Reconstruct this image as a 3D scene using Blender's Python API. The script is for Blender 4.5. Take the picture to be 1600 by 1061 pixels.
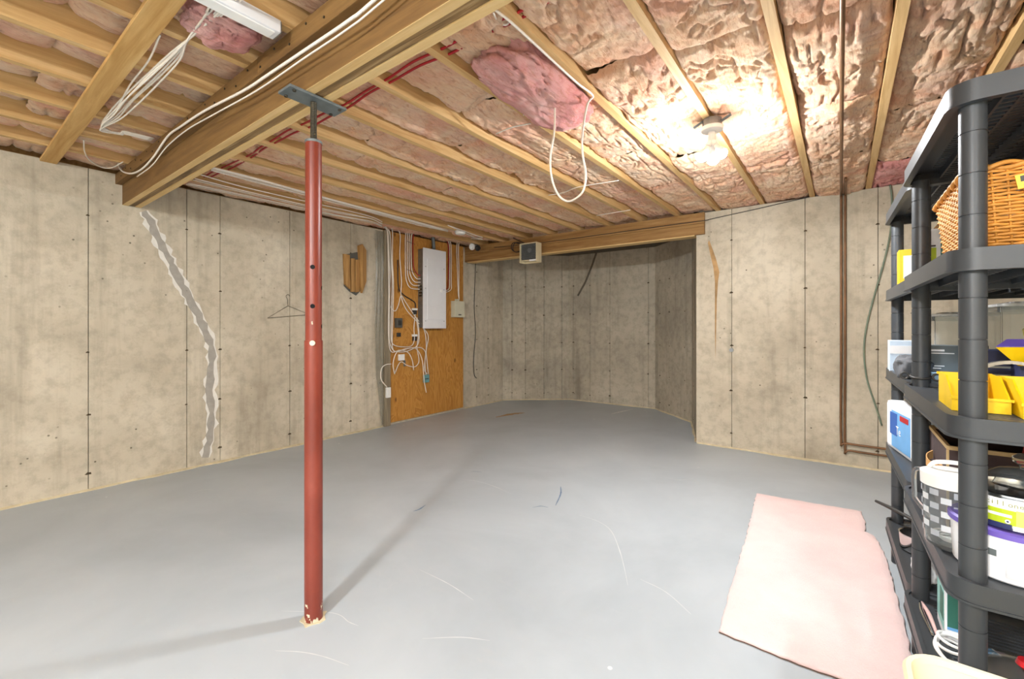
import bpy, math, random
import numpy as np
from mathutils import Vector, Matrix
random.seed(7)
for o in list(bpy.data.objects): bpy.data.objects.remove(o)
scene = bpy.context.scene
COL = scene.collection

# ------------------------------------------------------------------ camera
CAMH = 1.25
FPX = 686.0; PCX = 800.0; PCY = 510.0
YAW = math.atan(516/686)
cam_d = bpy.data.cameras.new('camera'); cam = bpy.data.objects.new('camera', cam_d); COL.objects.link(cam)
cam.location = (0, 0, CAMH); cam.rotation_euler = (math.pi/2, 0, YAW)
cam_d.sensor_width = 36; cam_d.lens = FPX/1600*36; cam_d.shift_y = -(530.5-PCY)/1600
cam_d.clip_start = .02
scene.camera = cam
# world: closed basement, faint neutral ambient only
w = bpy.data.worlds.new('world'); scene.world = w; w.use_nodes = True
w.node_tree.nodes['Background'].inputs[0].default_value = (1, 1, 1, 1)
w.node_tree.nodes['Background'].inputs[1].default_value = .3
BULB = 480.0         # emission of the lamp bulbs: the fixture in view ...
BULB_BACK = 800.0    # ... and the one behind the camera
FILL_TUBE = 85.0           # unseen fill strips added behind the camera
LAMP_COL = (.93, .97, 1, 1)
vs = scene.view_settings
vs.view_transform = 'Standard'; vs.look = 'None'; vs.gamma = 1; vs.use_curve_mapping = False
vs.exposure = 2.15

# pixel of the photograph -> point on a known plane
_d = np.array([-math.sin(YAW), math.cos(YAW)]); _r = np.array([math.cos(YAW), math.sin(YAW)])
def _ray(x, y):
    v = _d+_r*(x-PCX)/FPX; return np.array([v[0], v[1], (PCY-y)/FPX])
def atz(x, y, z=0): v = _ray(x, y); t = (z-CAMH)/v[2]; return np.array([0, 0, CAMH])+v*t
def atX(x, y, X): v = _ray(x, y); return np.array([0, 0, CAMH])+v*(X/v[0])
def atY(x, y, Y): v = _ray(x, y); return np.array([0, 0, CAMH])+v*(Y/v[1])
def atD(x, y, D): return np.array([0, 0, CAMH])+_ray(x, y)*D

# ------------------------------------------------------------------ materials
def lin(c):
    if isinstance(c, str): c = tuple(int(c[i:i+2], 16)/255 for i in (0, 2, 4))
    return tuple((v/12.92 if v <= .04045 else ((v+.055)/1.055)**2.4) for v in c)+(1,)
MATS = {}
class NT:
    def __init__(s, name):
        s.m = bpy.data.materials.new(name); s.m.use_nodes = True; s.t = s.m.node_tree
        s.b = s.t.nodes['Principled BSDF']
    def n(s, typ, **kw):
        nd = s.t.nodes.new(typ)
        for k, v in kw.items():
            if k.startswith('_'): setattr(nd, k[1:], v)
            else: nd.inputs[k.replace('__', ' ')].default_value = v
        return nd
    def l(s, a, b): s.t.links.new(a, b)
    def coord(s, kind='Object', scale=(1, 1, 1), rnd=False):
        tc = s.n('ShaderNodeTexCoord'); mp = s.n('ShaderNodeMapping'); mp.inputs['Scale'].default_value = scale
        src = tc.outputs[kind]
        if kind == 'World':
            pass
        if rnd:
            oi = s.n('ShaderNodeObjectInfo'); ml = s.n('ShaderNodeMath', _operation='MULTIPLY'); ml.inputs[1].default_value = 37.0
            s.l(oi.outputs['Random'], ml.inputs[0])
            ad = s.n('ShaderNodeVectorMath', _operation='ADD'); s.l(src, ad.inputs[0]); s.l(ml.outputs[0], ad.inputs[1]); src = ad.outputs[0]
        s.l(src, mp.inputs[0]); return mp.outputs[0]
    def geo(s, scale=(1, 1, 1)):
        g = s.n('ShaderNodeNewGeometry'); mp = s.n('ShaderNodeMapping'); mp.inputs['Scale'].default_value = scale
        s.l(g.outputs['Position'], mp.inputs[0]); return mp.outputs[0]
    def noise(s, v, sc, det=4, rough=.55, dist=0):
        n = s.n('ShaderNodeTexNoise'); s.l(v, n.inputs['Vector'])
        n.inputs['Scale'].default_value = sc; n.inputs['Detail'].default_value = det
        n.inputs['Roughness'].default_value = rough; n.inputs['Distortion'].default_value = dist
        return n.outputs[0]
    def ramp(s, f, stops):
        r = s.n('ShaderNodeValToRGB'); e = r.color_ramp.elements
        while len(e) < len(stops): e.new(.5)
        for i, (p, c) in enumerate(stops):
            e[i].position = p; e[i].color = c if len(c) == 4 else lin(c)
        s.l(f, r.inputs[0]); return r.outputs[0]
    def mix(s, f, a, b, mode='MIX'):
        m = s.n('ShaderNodeMix', _data_type='RGBA', _blend_type=mode)
        for inp, v in ((m.inputs['Factor'], f), (m.inputs['A'], a), (m.inputs['B'], b)):
            pass
        fi = m.inputs[0]; ai = m.inputs[6]; bi = m.inputs[7]
        for inp, v in ((fi, f), (ai, a), (bi, b)):
            if hasattr(v, 'links') or hasattr(v, 'is_output'): s.l(v, inp)
            else: inp.default_value = v
        return m.outputs[2]
    def bump(s, hgt, strength=.3, dist=.01):
        b = s.n('ShaderNodeBump'); b.inputs['Strength'].default_value = strength; b.inputs['Distance'].default_value = dist
        s.l(hgt, b.inputs['Height']); s.l(b.outputs[0], s.b.inputs['Normal'])
    def col(s, c):
        if hasattr(c, 'is_output'): s.l(c, s.b.inputs['Base Color'])
        else: s.b.inputs['Base Color'].default_value = c
    def set(s, **kw):
        for k, v in kw.items(): s.b.inputs[k.replace('_', ' ')].default_value = v
        return s.m
G0 = (0, 0, 0, 1); G1 = (1, 1, 1, 1)

def plain(name, c, rough=.5, metal=0, var=.08, sc=8, bump=.0, **kw):
    if name in MATS: return MATS[name]
    t = NT(name); c = lin(c); v = t.coord('Object')
    n = t.noise(v, sc, 3)
    a = tuple(x*(1-var) for x in c[:3])+(1,); b = tuple(min(1, x*(1+var)) for x in c[:3])+(1,)
    t.col(t.ramp(n, [(.3, a), (.7, b)]))
    if bump: t.bump(t.noise(v, sc*6, 3), bump, .004)
    MATS[name] = t.set(Roughness=rough, Metallic=metal, **kw); return MATS[name]

def concrete(name, a, b, c, stain, extra=None):
    t = NT(name); g = t.geo()
    n1 = t.noise(g, 1.1, 6, .6, .3); n2 = t.noise(t.geo((5, 5, .35)), 1.6, 5, .6); n3 = t.noise(g, 14, 6, .65)
    base = t.ramp(n1, [(.30, a), (.5, b), (.72, c)])
    base = t.mix(t.ramp(n2, [(.52, G0), (.78, (.5, .5, .5, 1))]), base, lin(stain))
    base = t.mix(t.ramp(n3, [(.35, (.30, .30, .30, 1)), (.55, G0)]), base, lin(stain))
    # bug holes
    vo = t.n('ShaderNodeTexVoronoi'); vo.inputs['Scale'].default_value = 13; t.l(g, vo.inputs['Vector'])
    hole = t.ramp(vo.outputs['Distance'], [(.05, G1), (.11, G0)])
    m = t.noise(g, 2.3, 2); hm = t.n('ShaderNodeMath', _operation='MULTIPLY'); t.l(hole, hm.inputs[0]); t.l(t.ramp(m, [(.5, G0), (.6, G1)]), hm.inputs[1])
    base = t.mix(hm.outputs[0], base, lin('5d5546'))
    t.col(base)
    ad = t.n('ShaderNodeMath', _operation='SUBTRACT'); t.l(t.noise(g, 26, 6, .7), ad.inputs[0]); t.l(hm.outputs[0], ad.inputs[1])
    t.bump(ad.outputs[0], .28, .012)
    return t.set(Roughness=.88)
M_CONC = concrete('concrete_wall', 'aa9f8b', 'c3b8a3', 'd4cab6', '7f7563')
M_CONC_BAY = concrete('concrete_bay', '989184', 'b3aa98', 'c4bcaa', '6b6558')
M_SEAM = plain('seam_recess', '6a6255', .95)
M_CURB = plain('unpainted_curb', 'cbbf9f', .9, var=.15, sc=14, bump=.3)
M_PATCH = plain('crack_patch', 'a09a90', .85, var=.1, sc=20, bump=.2)
M_PATCHW = plain('crack_white', 'dcd8cf', .9, var=.06, sc=25)
M_RUST = plain('rusty_tie', '4d3f2b', .9, var=.3, sc=60)

def floor_mat():
    t = NT('painted_floor'); g = t.geo()
    n = t.noise(g, .9, 5, .6, .4); n2 = t.noise(t.geo((1, 3, 1)), 3.5, 5, .65)
    base = t.ramp(n, [(.3, '9fa7ac'), (.55, 'acb4b9'), (.75, 'b6bdc1')])
    base = t.mix(t.ramp(n2, [(.6, G0), (.8, (.35, .35, .35, 1))]), base, lin('b4b6b6'))
    # scuffs: thin lines from distorted noise
    ns = t.noise(g, 1.7, 2, .5, 1.2)
    sc = t.ramp(ns, [(.497, G0), (.5, (.04, .04, .04, 1)), (.503, G0)])
    msk = t.ramp(t.noise(g, 1.3, 2), [(.52, G0), (.62, G1)])
    mm = t.n('ShaderNodeMath', _operation='MULTIPLY'); t.l(sc, mm.inputs[0]); t.l(msk, mm.inputs[1])
    base = t.mix(mm.outputs[0], base, lin('d8d8d4'))
    vo = t.n('ShaderNodeTexVoronoi'); vo.inputs['Scale'].default_value = 5; t.l(g, vo.inputs['Vector'])
    sp = t.ramp(vo.outputs['Distance'], [(.035, G1), (.05, G0)])
    m2 = t.n('ShaderNodeMath', _operation='MULTIPLY'); t.l(sp, m2.inputs[0]); t.l(t.ramp(t.noise(g, 1.9, 2), [(.55, G0), (.6, G1)]), m2.inputs[1])
    base = t.mix(m2.outputs[0], base, lin('e4e4e0'))
    t.col(base); t.bump(t.noise(g, 9, 5, .6), .06, .01)
    return t.set(Roughness=.42)
M_FLOOR = floor_mat()

def wood(name, a, b, c, axis, rough=.7, knots=True, sc=1.0):
    t = NT(name)
    s = {'X': (.6, 9, 9), 'Y': (9, .6, 9), 'Z': (9, 9, .6)}[axis]
    v = t.coord('Object', tuple(q*sc for q in s), rnd=True)
    n = t.noise(v, 2.2, 5, .6, 1.1)
    base = t.ramp(n, [(.3, a), (.52, b), (.72, c)])
    n2 = t.noise(v, 14, 4, .7)
    base = t.mix(t.ramp(n2, [(.4, (.22, .22, .22, 1)), (.6, G0)]), base, lin(a))
    if knots:
        v2 = t.coord('Object', tuple(q*.42 for q in s), rnd=True)
        vo = t.n('ShaderNodeTexVoronoi'); vo.inputs['Scale'].default_value = 1.4; t.l(v2, vo.inputs['Vector'])
        k = t.ramp(vo.outputs['Distance'], [(.04, (.75, .75, .75, 1)), (.13, G0)])
        base = t.mix(k, base, lin('5c3a18'))
    t.col(base); t.bump(n, .12, .004)
    return t.set(Roughness=rough)
M_JOIST = wood('joist_pine', 'b88d55', 'd0aa72', 'deba86', 'Y')
M_BEAM = wood('beam_spruce', '664824', '7d5c30', '8b693b', 'X')
M_BEAMROUGH = wood('beam_rough_ply', '5c4526', '8f6f44', 'b89a6c', 'X', sc=1.6)
M_BEAMPALE = wood('beam_pale_ply', 'cda76a', 'dcba80', 'e4c690', 'X', knots=False)
M_HEADER = wood('header_pine', '835c30', 'a17a47', 'b08a58', 'X')
M_STRAP = wood('strap_pine', 'b78a48', 'cda364', 'd8b478', 'X')
M_STUD = wood('stud_weathered', '6f6250', '8d8069', 'a2957d', 'Z', knots=False)
M_SHIM = wood('shim_wood', '8a6334', 'ab7f47', 'c0965c', 'Z', knots=False)
def plywood():
    t = NT('plywood'); v = t.coord('Object', (3, 3.2, .62))
    n = t.noise(v, 1.7, 3, .5, 2.2)
    mu = t.n('ShaderNodeMath', _operation='MULTIPLY'); mu.inputs[1].default_value = 9; t.l(n, mu.inputs[0])
    fr = t.n('ShaderNodeMath', _operation='FRACT'); t.l(mu.outputs[0], fr.inputs[0])
    base = t.ramp(fr.outputs[0], [(.0, 'a9712d'), (.45, 'bd8539'), (.85, 'c68f45'), (1.0, 'aa722e')])
    vo = t.n('ShaderNodeTexVoronoi'); vo.inputs['Scale'].default_value = 2.4; t.l(t.coord('Object', (1, 2, 1)), vo.inputs['Vector'])
    base = t.mix(t.ramp(vo.outputs['Distance'], [(.05, (.8, .8, .8, 1)), (.1, G0)]), base, lin('5b3412'))
    base = t.mix(t.ramp(t.noise(t.coord('Object'), 1.5, 4), [(.5, G0), (.75, (.4, .4, .4, 1))]), base, lin('8a5a22'))
    t.col(base); t.bump(t.noise(t.coord('Object', (20, 20, 2)), 4, 3), .1, .003)
    return t.set(Roughness=.65)
M_PLY = plywood()
def fiberglass(name, stops, pink, amt):
    t = NT(name); g = t.geo()
    n = t.noise(g, 5.5, 6, .62, .6)
    base = t.ramp(n, stops)
    n2 = t.noise(t.geo((1, 1, 1)), 2.1, 4, .6, .5)
    base = t.mix(t.ramp(n2, [(.48, G0), (.66, (amt, amt, amt, 1))]), base, lin(pink))
    n3 = t.noise(t.geo((34, 6, 20)), 2.0, 5, .7, 1.0)
    base = t.mix(t.ramp(n3, [(.36, (.5, .5, .5, 1)), (.5, G0)]), base, lin('c4703f'))
    t.col(base)
    n4 = t.noise(t.geo((60, 26, 50)), 1.0, 8, .8, 1.6)
    t.bump(n4, .9, .014)
    t.b.inputs['Subsurface Weight'].default_value = .0
    t.b.inputs['Sheen Weight'].default_value = .25
    return t.set(Roughness=1.0, **{'Specular_IOR_Level': .05})
M_BATT = fiberglass('fiberglass_peach', [(.25, 'eda97d'), (.45, 'f7caa0'), (.7, 'fcdfbf')], 'ee9d85', .5)
M_BATTP = fiberglass('fiberglass_pink', [(.25, 'dc8580'), (.5, 'efaaa2'), (.75, 'f6c6bb')], 'd26a68', .5)
M_SUB = plain('subfloor', '8b6a40', .9, var=.2)
M_CABLE = plain('cable_white', 'e9dfd2', .45, var=.03)
M_CABLER = plain('cable_red', 'a3121f', .45, var=.05)
M_CABLEK = plain('cable_black', '2b2523', .55, var=.05)
M_CABLEG = plain('cable_green', '6d7a66', .6, var=.1)
M_COPPER = plain('copper_pipe', '7d5a3d', .45, .5, var=.25, sc=6)
M_STEEL = plain('galvanised', '8b8f90', .45, .8, var=.15, sc=20)
M_STEELD = plain('plate_grey', '6f7778', .55, .35, var=.15, sc=20)
M_SCREW = plain('screw_steel', '4a4438', .5, .7, var=.2)
M_WHITE = plain('white_enamel', 'e6e6e8', .4, var=.02)
M_WHITEP = plain('white_plastic', 'efeeea', .4, var=.03)
M_BEIGE = plain('beige_box', 'cfcbb4', .5, var=.04)
M_DARK = plain('dark_plastic', '34322f', .5, var=.1)
M_DARKG = plain('dark_grey_box', '55534c', .6, var=.1)
M_HEAT = plain('heater_almond', 'd9cba8', .45, var=.05)
M_SHELF = plain('shelf_charcoal', '3a3d40', .42, var=.06, sc=5, bump=.03)
M_BLACK = plain('black', '0a0a0a', .9)
M_WICK = plain('wicker', 'd08f3c', .55, var=.28, sc=24)
M_CREAM = plain('cream_plastic', 'efe6c4', .4, var=.03)
def redpaint():
    t = NT('red_oxide_paint'); g = t.geo((1, 1, .6))
    n = t.noise(g, 5, 5, .6); base = t.ramp(n, [(.3, '6e2b1c'), (.6, '823727'), (.8, '8e4434')])
    ch = t.noise(t.geo((1, 1, .7)), 22, 4, .6)
    g2 = t.n('ShaderNodeNewGeometry'); sx = t.n('ShaderNodeSeparateXYZ'); t.l(g2.outputs['Position'], sx.inputs[0])
    mr = t.n('ShaderNodeMapRange'); mr.inputs['From Min'].default_value = .16; mr.inputs['From Max'].default_value = .0
    mr.inputs['To Min'].default_value = 0; mr.inputs['To Max'].default_value = .2; t.l(sx.outputs[2], mr.inputs[0])
    ad = t.n('ShaderNodeMath', _operation='ADD'); t.l(ch, ad.inputs[0]); t.l(mr.outputs[0], ad.inputs[1])
    base = t.mix(t.ramp(ad.outputs[0], [(.70, G0), (.72, G1)]), base, lin('cfc6ad'))
    t.col(base); t.bump(n, .05, .003)
    return t.set(Roughness=.38)
M_RED = redpaint()
def glassy(name, c, alpha_t=.9, rough=.08):
    t = NT(name); t.col(lin(c)); return t.set(Roughness=rough, **{'Transmission_Weight': alpha_t, 'IOR': 1.2})
def emis(name, s, c=(1, .96, .9, 1)):
    t = NT(name); t.b.inputs['Emission Color'].default_value = c; t.b.inputs['Emission Strength'].default_value = s
    t.col((1, 1, 1, 1)); return t.m
M_BULB = emis('lit_bulb', BULB, LAMP_COL); M_BULBB = emis('lit_bulb_back', BULB_BACK, LAMP_COL); M_FILL_TUBE = emis('fill_strip_diffuser', FILL_TUBE, LAMP_COL)

# ------------------------------------------------------------------ geometry helpers
class MB:
    def __init__(s): s.v = []; s.f = []
    def add(s, v, f):
        k = len(s.v); s.v += [tuple(map(float, p)) for p in v]; s.f += [tuple(i+k for i in q) for q in f]; return s
    def box(s, x0, x1, y0, y1, z0, z1):
        v = [(x, y, z) for z in (z0, z1) for y in (y0, y1) for x in (x0, x1)]
        return s.add(v, [(0, 2, 3, 1), (4, 5, 7, 6), (0, 1, 5, 4), (2, 6, 7, 3), (0, 4, 6, 2), (1, 3, 7, 5)])
    def obox(s, c, ux, uy, uz):            # oriented box: centre + half vectors
        c, ux, uy, uz = map(Vector, (c, ux, uy, uz))
        v = [c+a*ux+b*uy+e*uz for e in (-1, 1) for b in (-1, 1) for a in (-1, 1)]
        return s.add(v, [(0, 2, 3, 1), (4, 5, 7, 6), (0, 1, 5, 4), (2, 6, 7, 3), (0, 4, 6, 2), (1, 3, 7, 5)])
    def tube(s, pts, r, n=7, smooth=True, cap=True, sub=5):
        P = [np.array(p, float) for p in pts]
        if smooth and len(P) > 2: P = catmull(P, sub)
        N = len(P); rr = r if hasattr(r, '__len__') else [r]*N
        if len(rr) != N: rr = np.interp(np.linspace(0, 1, N), np.linspace(0, 1, len(rr)), rr)
        up = None; v = []
        for i in range(N):
            t = P[min(i+1, N-1)]-P[max(i-1, 0)]; L = np.linalg.norm(t); t = t/(L if L > 1e-9 else 1)
            if up is None:
                up = np.array([0, 0, 1.]) if abs(t[2]) < .9 else np.array([1., 0, 0])
            a = np.cross(t, up); a /= max(np.linalg.norm(a), 1e-9); b = np.cross(a, t); up = b
            for k in range(n):
                q = 2*math.pi*k/n; v.append(P[i]+rr[i]*(math.cos(q)*a+math.sin(q)*b))
        f = [(i*n+k, i*n+(k+1) % n, (i+1)*n+(k+1) % n, (i+1)*n+k) for i in range(N-1) for k in range(n)]
        if cap: f += [tuple(range(n))[::-1], tuple((N-1)*n+k for k in range(n))]
        return s.add(v, f)
    def lathe(s, prof, c=(0, 0, 0), n=24, axis='Z', cap=True, sx=1, sy=1):
        v = []
        for (r, z) in prof:
            for k in range(n):
                q = 2*math.pi*k/n; p = (r*math.cos(q)*sx, r*math.sin(q)*sy, z)
                if axis == 'Y': p = (p[0], p[2], p[1])
                if axis == 'X': p = (p[2], p[0], p[1])
                v.append((p[0]+c[0], p[1]+c[1], p[2]+c[2]))
        m = len(prof)
        f = [(i*n+k, i*n+(k+1) % n, (i+1)*n+(k+1) % n, (i+1)*n+k) for i in range(m-1) for k in range(n)]
        if cap:
            if prof[0][0] > 1e-4: f.append(tuple(range(n))[::-1])
            if prof[-1][0] > 1e-4: f.append(tuple((m-1)*n+k for k in range(n)))
        return s.add(v, f)
    def prism(s, poly, z0, z1):
        n = len(poly); v = [(x, y, z0) for x, y in poly]+[(x, y, z1) for x, y in poly]
        return s.add(v, [tuple(range(n))[::-1], tuple(range(n, 2*n))]+[(i, (i+1) % n, n+(i+1) % n, n+i) for i in range(n)])
    def ring(s, outer, inner, z0, z1):      # extruded frame between two polygons
        n = len(outer); v = [(x, y, z) for z in (z0, z1) for P in (outer, inner) for x, y in P]
        f = []
        for i in range(n):
            j = (i+1) % n
            f += [(i, j, 2*n+j, 2*n+i), (n+j, n+i, 3*n+i, 3*n+j), (2*n+i, 2*n+j, 3*n+j, 3*n+i), (j, i, n+i, n+j)]
        return s.add(v, f)
    def build(s, name, mat, parent=None, smooth=False, bevel=0):
        me = bpy.data.meshes.new(name); me.from_pydata(s.v, [], s.f)
        return link(name, me, mat, parent, smooth, bevel)
def catmull(P, sub):
    out = []
    Q = [2*P[0]-P[1]]+P+[2*P[-1]-P[-2]]
    for i in range(1, len(Q)-2):
        for j in range(sub):
            t = j/sub; p0, p1, p2, p3 = Q[i-1:i+3]
            out.append(.5*((2*p1)+(p2-p0)*t+(2*p0-5*p1+4*p2-p3)*t*t+(3*p1-p0-3*p2+p3)*t**3))
    out.append(Q[-2]); return out
def link(name, me, mat, parent=None, smooth=False, bevel=0):
    me.validate(); me.update()
    import bmesh
    bm = bmesh.new(); bm.from_mesh(me); bmesh.ops.recalc_face_normals(bm, faces=bm.faces)
    if bevel: bmesh.ops.bevel(bm, geom=bm.edges[:], offset=bevel, segments=2, affect='EDGES', profile=.6)
    bm.to_mesh(me); bm.free()
    o = bpy.data.objects.new(name, me); COL.objects.link(o)
    if mat: me.materials.append(mat)
    if smooth:
        me.polygons.foreach_set('use_smooth', [True]*len(me.polygons))
        if smooth == 'auto':
            me.set_sharp_from_angle(angle=math.radians(38))
    if parent: adopt(o, parent)
    return o
def adopt(o, parent):
    o.parent = parent; o.matrix_parent_inverse = Matrix.LocRotScale(parent.location, parent.rotation_euler, parent.scale).inverted()
def adopt_world(o, base):
    bpy.context.view_layer.update(); o.parent = base; o.matrix_parent_inverse = base.matrix_world.inverted()
def tag(o, label, cat, group=None):
    o['label'] = label; o['category'] = cat
    if group: o['group'] = group
    return o
def thing(name, label, cat, loc=(0, 0, 0), group=None):
    o = bpy.data.objects.new(name, None); COL.objects.link(o); o.location = loc; o.empty_display_size = .05
    return tag(o, label, cat, group)
def struct(o): o['kind'] = 'structure'; return o
def rrect(x0, x1, y0, y1, r, n=5):
    out = []
    for (cx, cy, a) in ((x1-r, y1-r, 0), (x0+r, y1-r, 90), (x0+r, y0+r, 180), (x1-r, y0+r, 270)):
        for i in range(n+1):
            q = math.radians(a+90*i/n); out.append((cx+r*math.cos(q), cy+r*math.sin(q)))
    return out
def text(name, body, size, loc, rot, mat, parent, ext=.0004, align='LEFT'):
    cu = bpy.data.curves.new(name, 'FONT'); cu.body = body; cu.size = size; cu.extrude = ext; cu.align_x = align; cu.resolution_u = 2
    tmp = bpy.data.objects.new(name+'_tmp', cu); COL.objects.link(tmp)
    dg = bpy.context.evaluated_depsgraph_get()
    me = bpy.data.meshes.new_from_object(tmp.evaluated_get(dg)); bpy.data.objects.remove(tmp)
    if isinstance(rot, (tuple, list)): R = Matrix.LocRotScale(Vector(loc), __import__('mathutils').Euler(rot), None)
    else: R = rot
    me.transform(R); me.name = name; me.materials.clear()
    o = bpy.data.objects.new(name, me); COL.objects.link(o); me.materials.append(mat)
    if parent: adopt(o, parent)
    return o
# numpy value noise
class VN:
    def __init__(s, seed): s.t = np.random.RandomState(seed).rand(256, 256)
    def __call__(s, x, y):
        xi = np.floor(x).astype(int); yi = np.floor(y).astype(int); fx = x-xi; fy = y-yi
        fx = fx*fx*(3-2*fx); fy = fy*fy*(3-2*fy); T = s.t
        a = T[xi % 256, yi % 256]; b = T[(xi+1) % 256, yi % 256]; c = T[xi % 256, (yi+1) % 256]; e = T[(xi+1) % 256, (yi+1) % 256]
        return (a*(1-fx)+b*fx)*(1-fy)+(c*(1-fx)+e*fx)*fy
    def fbm(s, x, y, o=4):
        r = 0; a = 1; t = 0
        for i in range(o): r = r+a*s(x*2**i+17*i, y*2**i+31*i); t += a; a *= .5
        return r/t

# ------------------------------------------------------------------ the room shell
XL, YB, XR, YF = -4.59, 4.95, 2.75, -3.3
JZ = 2.455; SUBZ = JZ+.235
BAY = [(XL, 5.85), (-3.735, 6.58), (-2.265, 6.62), (-1.56, 5.97), (-1.25, 4.97)]
fl = MB().prism([(XL-.3, YF-.3), (XR+.3, YF-.3), (XR+.3, YB+.1), (-1.1, YB+.1), (-1.2, 6.1), (-2.1, 6.9), (-3.9, 6.9), (XL-.3, 6.1)], -.12, 0)
struct(fl.build('floor', M_FLOOR))

def tie_mesh():
    m = MB(); rnd = random.Random(3); n = 9
    v = [(0, 0, .010)]+[(math.cos(6.283*i/n)*.016*rnd.uniform(.6, 1.3), math.sin(6.283*i/n)*.009*rnd.uniform(.6, 1.4), 0) for i in range(n)]
    m.add(v, [(0, 1+i, 1+(i+1) % n) for i in range(n)]+[tuple(range(n, 0, -1))])
    me = bpy.data.meshes.new('form_tie'); me.from_pydata(m.v, [], m.f); me.materials.append(M_RUST); return me
TIE = tie_mesh()
def wall_run(wall, p, q, seams, mat, zt, tie_z, ties=True, thick=.022, strip=()):
    """concrete form panels along p->q (seams = distances), facing the left-hand normal side."""
    p = Vector(p).to_3d(); q = Vector(q).to_3d(); L = (q-p).length; u = (q-p)/L; n = Vector((u.y, -u.x, 0))
    e = [0]+list(seams)+[L]
    for i in range(len(e)-1):
        g0 = .0025 if i else 0; g1 = .0025 if i < len(e)-2 else 0
        a, b = e[i]+g0, e[i+1]-g1
        pr = random.uniform(-.0015, .0015)
        c = p+u*((a+b)/2)-n*(thick/2)+n*pr/2+Vector((0, 0, zt/2))
        MB().obox(c, u*((b-a)/2), n*(thick/2+pr/2), (0, 0, zt/2)).build('concrete_panel', mat, wall)
    if ties:
        for s in seams:
            for z in tie_z:
                if random.random() < .1: continue
                o = bpy.data.objects.new('form_tie', TIE); COL.objects.link(o)
                pos = p+u*(s+random.uniform(-.004, .004))+n*.0005+Vector((0, 0, z+random.uniform(-.012, .012)))
                R = Matrix((u, Vector((0, 0, 1)), n)).transposed().to_4x4()
                k = random.uniform(.7, 1.25)
                o.matrix_world = Matrix.Translation(pos)@R@Matrix.Diagonal((k, k, .5, 1)); o.parent = wall
    return u, n
TZ = [.14, .57, 1.05, 1.57, 2.10]
# left wall (normal +X): run from high Y to low Y so that left-hand normal is +X
wl = struct(MB().box(XL-.25, XL-.018, YF-.25, 5.9, 0, JZ).build('wall_left', M_SEAM))
seamY = [-2.6, -1.99, -1.38, -.77, -.17, .733, 1.362, 1.62, 2.26, 2.967, 3.44, 4.05, 4.66, 5.18, 5.46]
# p->q along +Y gives n=(1,0): u=(0,1): n=(u.y,-u.x)=(1,0)
wall_run(wl, (XL, YF), (XL, 5.85), [y-YF for y in seamY], M_CONC, JZ, TZ)
# bay walls
wb = struct(MB().prism([(XL-.25, 5.88), (XL-.018, 5.86), (-3.74, 6.60), (-2.258, 6.64), (-1.543, 5.975), (-1.228, 4.99), (-1.0, 5.0), (-1.3, 6.1), (-2.15, 6.9), (-3.9, 6.9)], 0, SUBZ-.001).build('wall_bay', M_SEAM))
def px_dist(p, q, xs):                        # seam positions on a wall run from photo columns
    out = []
    p = np.array(p); q = np.array(q); L = np.linalg.norm(q-p); u = (q-p)/L
    for x in xs:
        v = _d+_r*(x-PCX)/FPX
        A = np.array([[v[0], -u[0]], [v[1], -u[1]]]); t, s = np.linalg.solve(A, p)
        out.append(float(s))
    return [s for s in out if .03 < s < L-.03]
BZ = [.12, .52, .98, 1.45, 1.93]
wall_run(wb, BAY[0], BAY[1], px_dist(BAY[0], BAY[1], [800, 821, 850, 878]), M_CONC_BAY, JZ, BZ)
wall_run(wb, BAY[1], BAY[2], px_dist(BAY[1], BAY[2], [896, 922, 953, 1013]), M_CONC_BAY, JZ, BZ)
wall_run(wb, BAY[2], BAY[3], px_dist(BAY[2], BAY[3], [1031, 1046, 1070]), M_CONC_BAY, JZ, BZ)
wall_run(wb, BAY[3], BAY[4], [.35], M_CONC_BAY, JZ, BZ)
# back wall right of the bay (normal -Y): u=(1,0) -> n=(0,-1)
wbk = struct(MB().box(-1.235, XR+.25, YB+.018, YB+.25, 0, JZ).build('wall_back', M_SEAM))
wall_run(wbk, (-1.25, YB), (XR, YB), [x+1.25 for x in (-.905, -.279, .248, .86, 1.47, 2.08)], M_CONC, JZ, [.16, .587, 1.05, 1.6, 2.137])
MB().box(-1.25, -1.228, YB, YB+.25, 0, JZ).build('concrete_panel', M_CONC, wbk)
# walls the photograph does not show
wr = struct(MB().box(XR+.018, XR+.25, YF-.25, YB, 0, JZ).build('wall_right', M_SEAM))
wall_run(wr, (XR, YB), (XR, YF), [.7+.61*i for i in range(12)], M_CONC, JZ, TZ, ties=False)
wf = struct(MB().box(XL, XR, YF-.25, YF-.018, 0, JZ).build('wall_front', M_SEAM))
wall_run(wf, (XR, YF), (XL, YF), [.6+.61*i for i in range(11)], M_CONC, JZ, TZ, ties=False)
# unpainted slab edge along the walls
def edge_strip(name, pts, wd, seed):
    rnd = random.Random(seed); m = MB()
    for (p, q) in zip(pts[:-1], pts[1:]):
        p = np.array(p); q = np.array(q); L = np.linalg.norm(q-p); u = (q-p)/L; n = np.array([u[1], -u[0]])
        k = max(2, int(L/.12)); prev = None
        V = []; 
        for i in range(k+1):
            ww = wd*rnd.uniform(.35, 1.25); a = p+u*L*i/k; b = a+n*ww
            V += [(a[0], a[1], .0), (a[0], a[1], .012), (b[0], b[1], .003), (b[0], b[1], 0)]
        m.add(V, [(4*i+j, 4*i+j+1, 4*i+j+5, 4*i+j+4) for i in range(k) for j in range(3)])
    return struct(m.build(name, M_CURB))
edge_strip('baseboard_left', [(XL, YF+.1), (XL, 3.4)], .035, 1)
edge_strip('baseboard_bay', [(XL, 4.9), BAY[0], BAY[1], BAY[2], BAY[3], BAY[4]], .02, 2)
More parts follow.
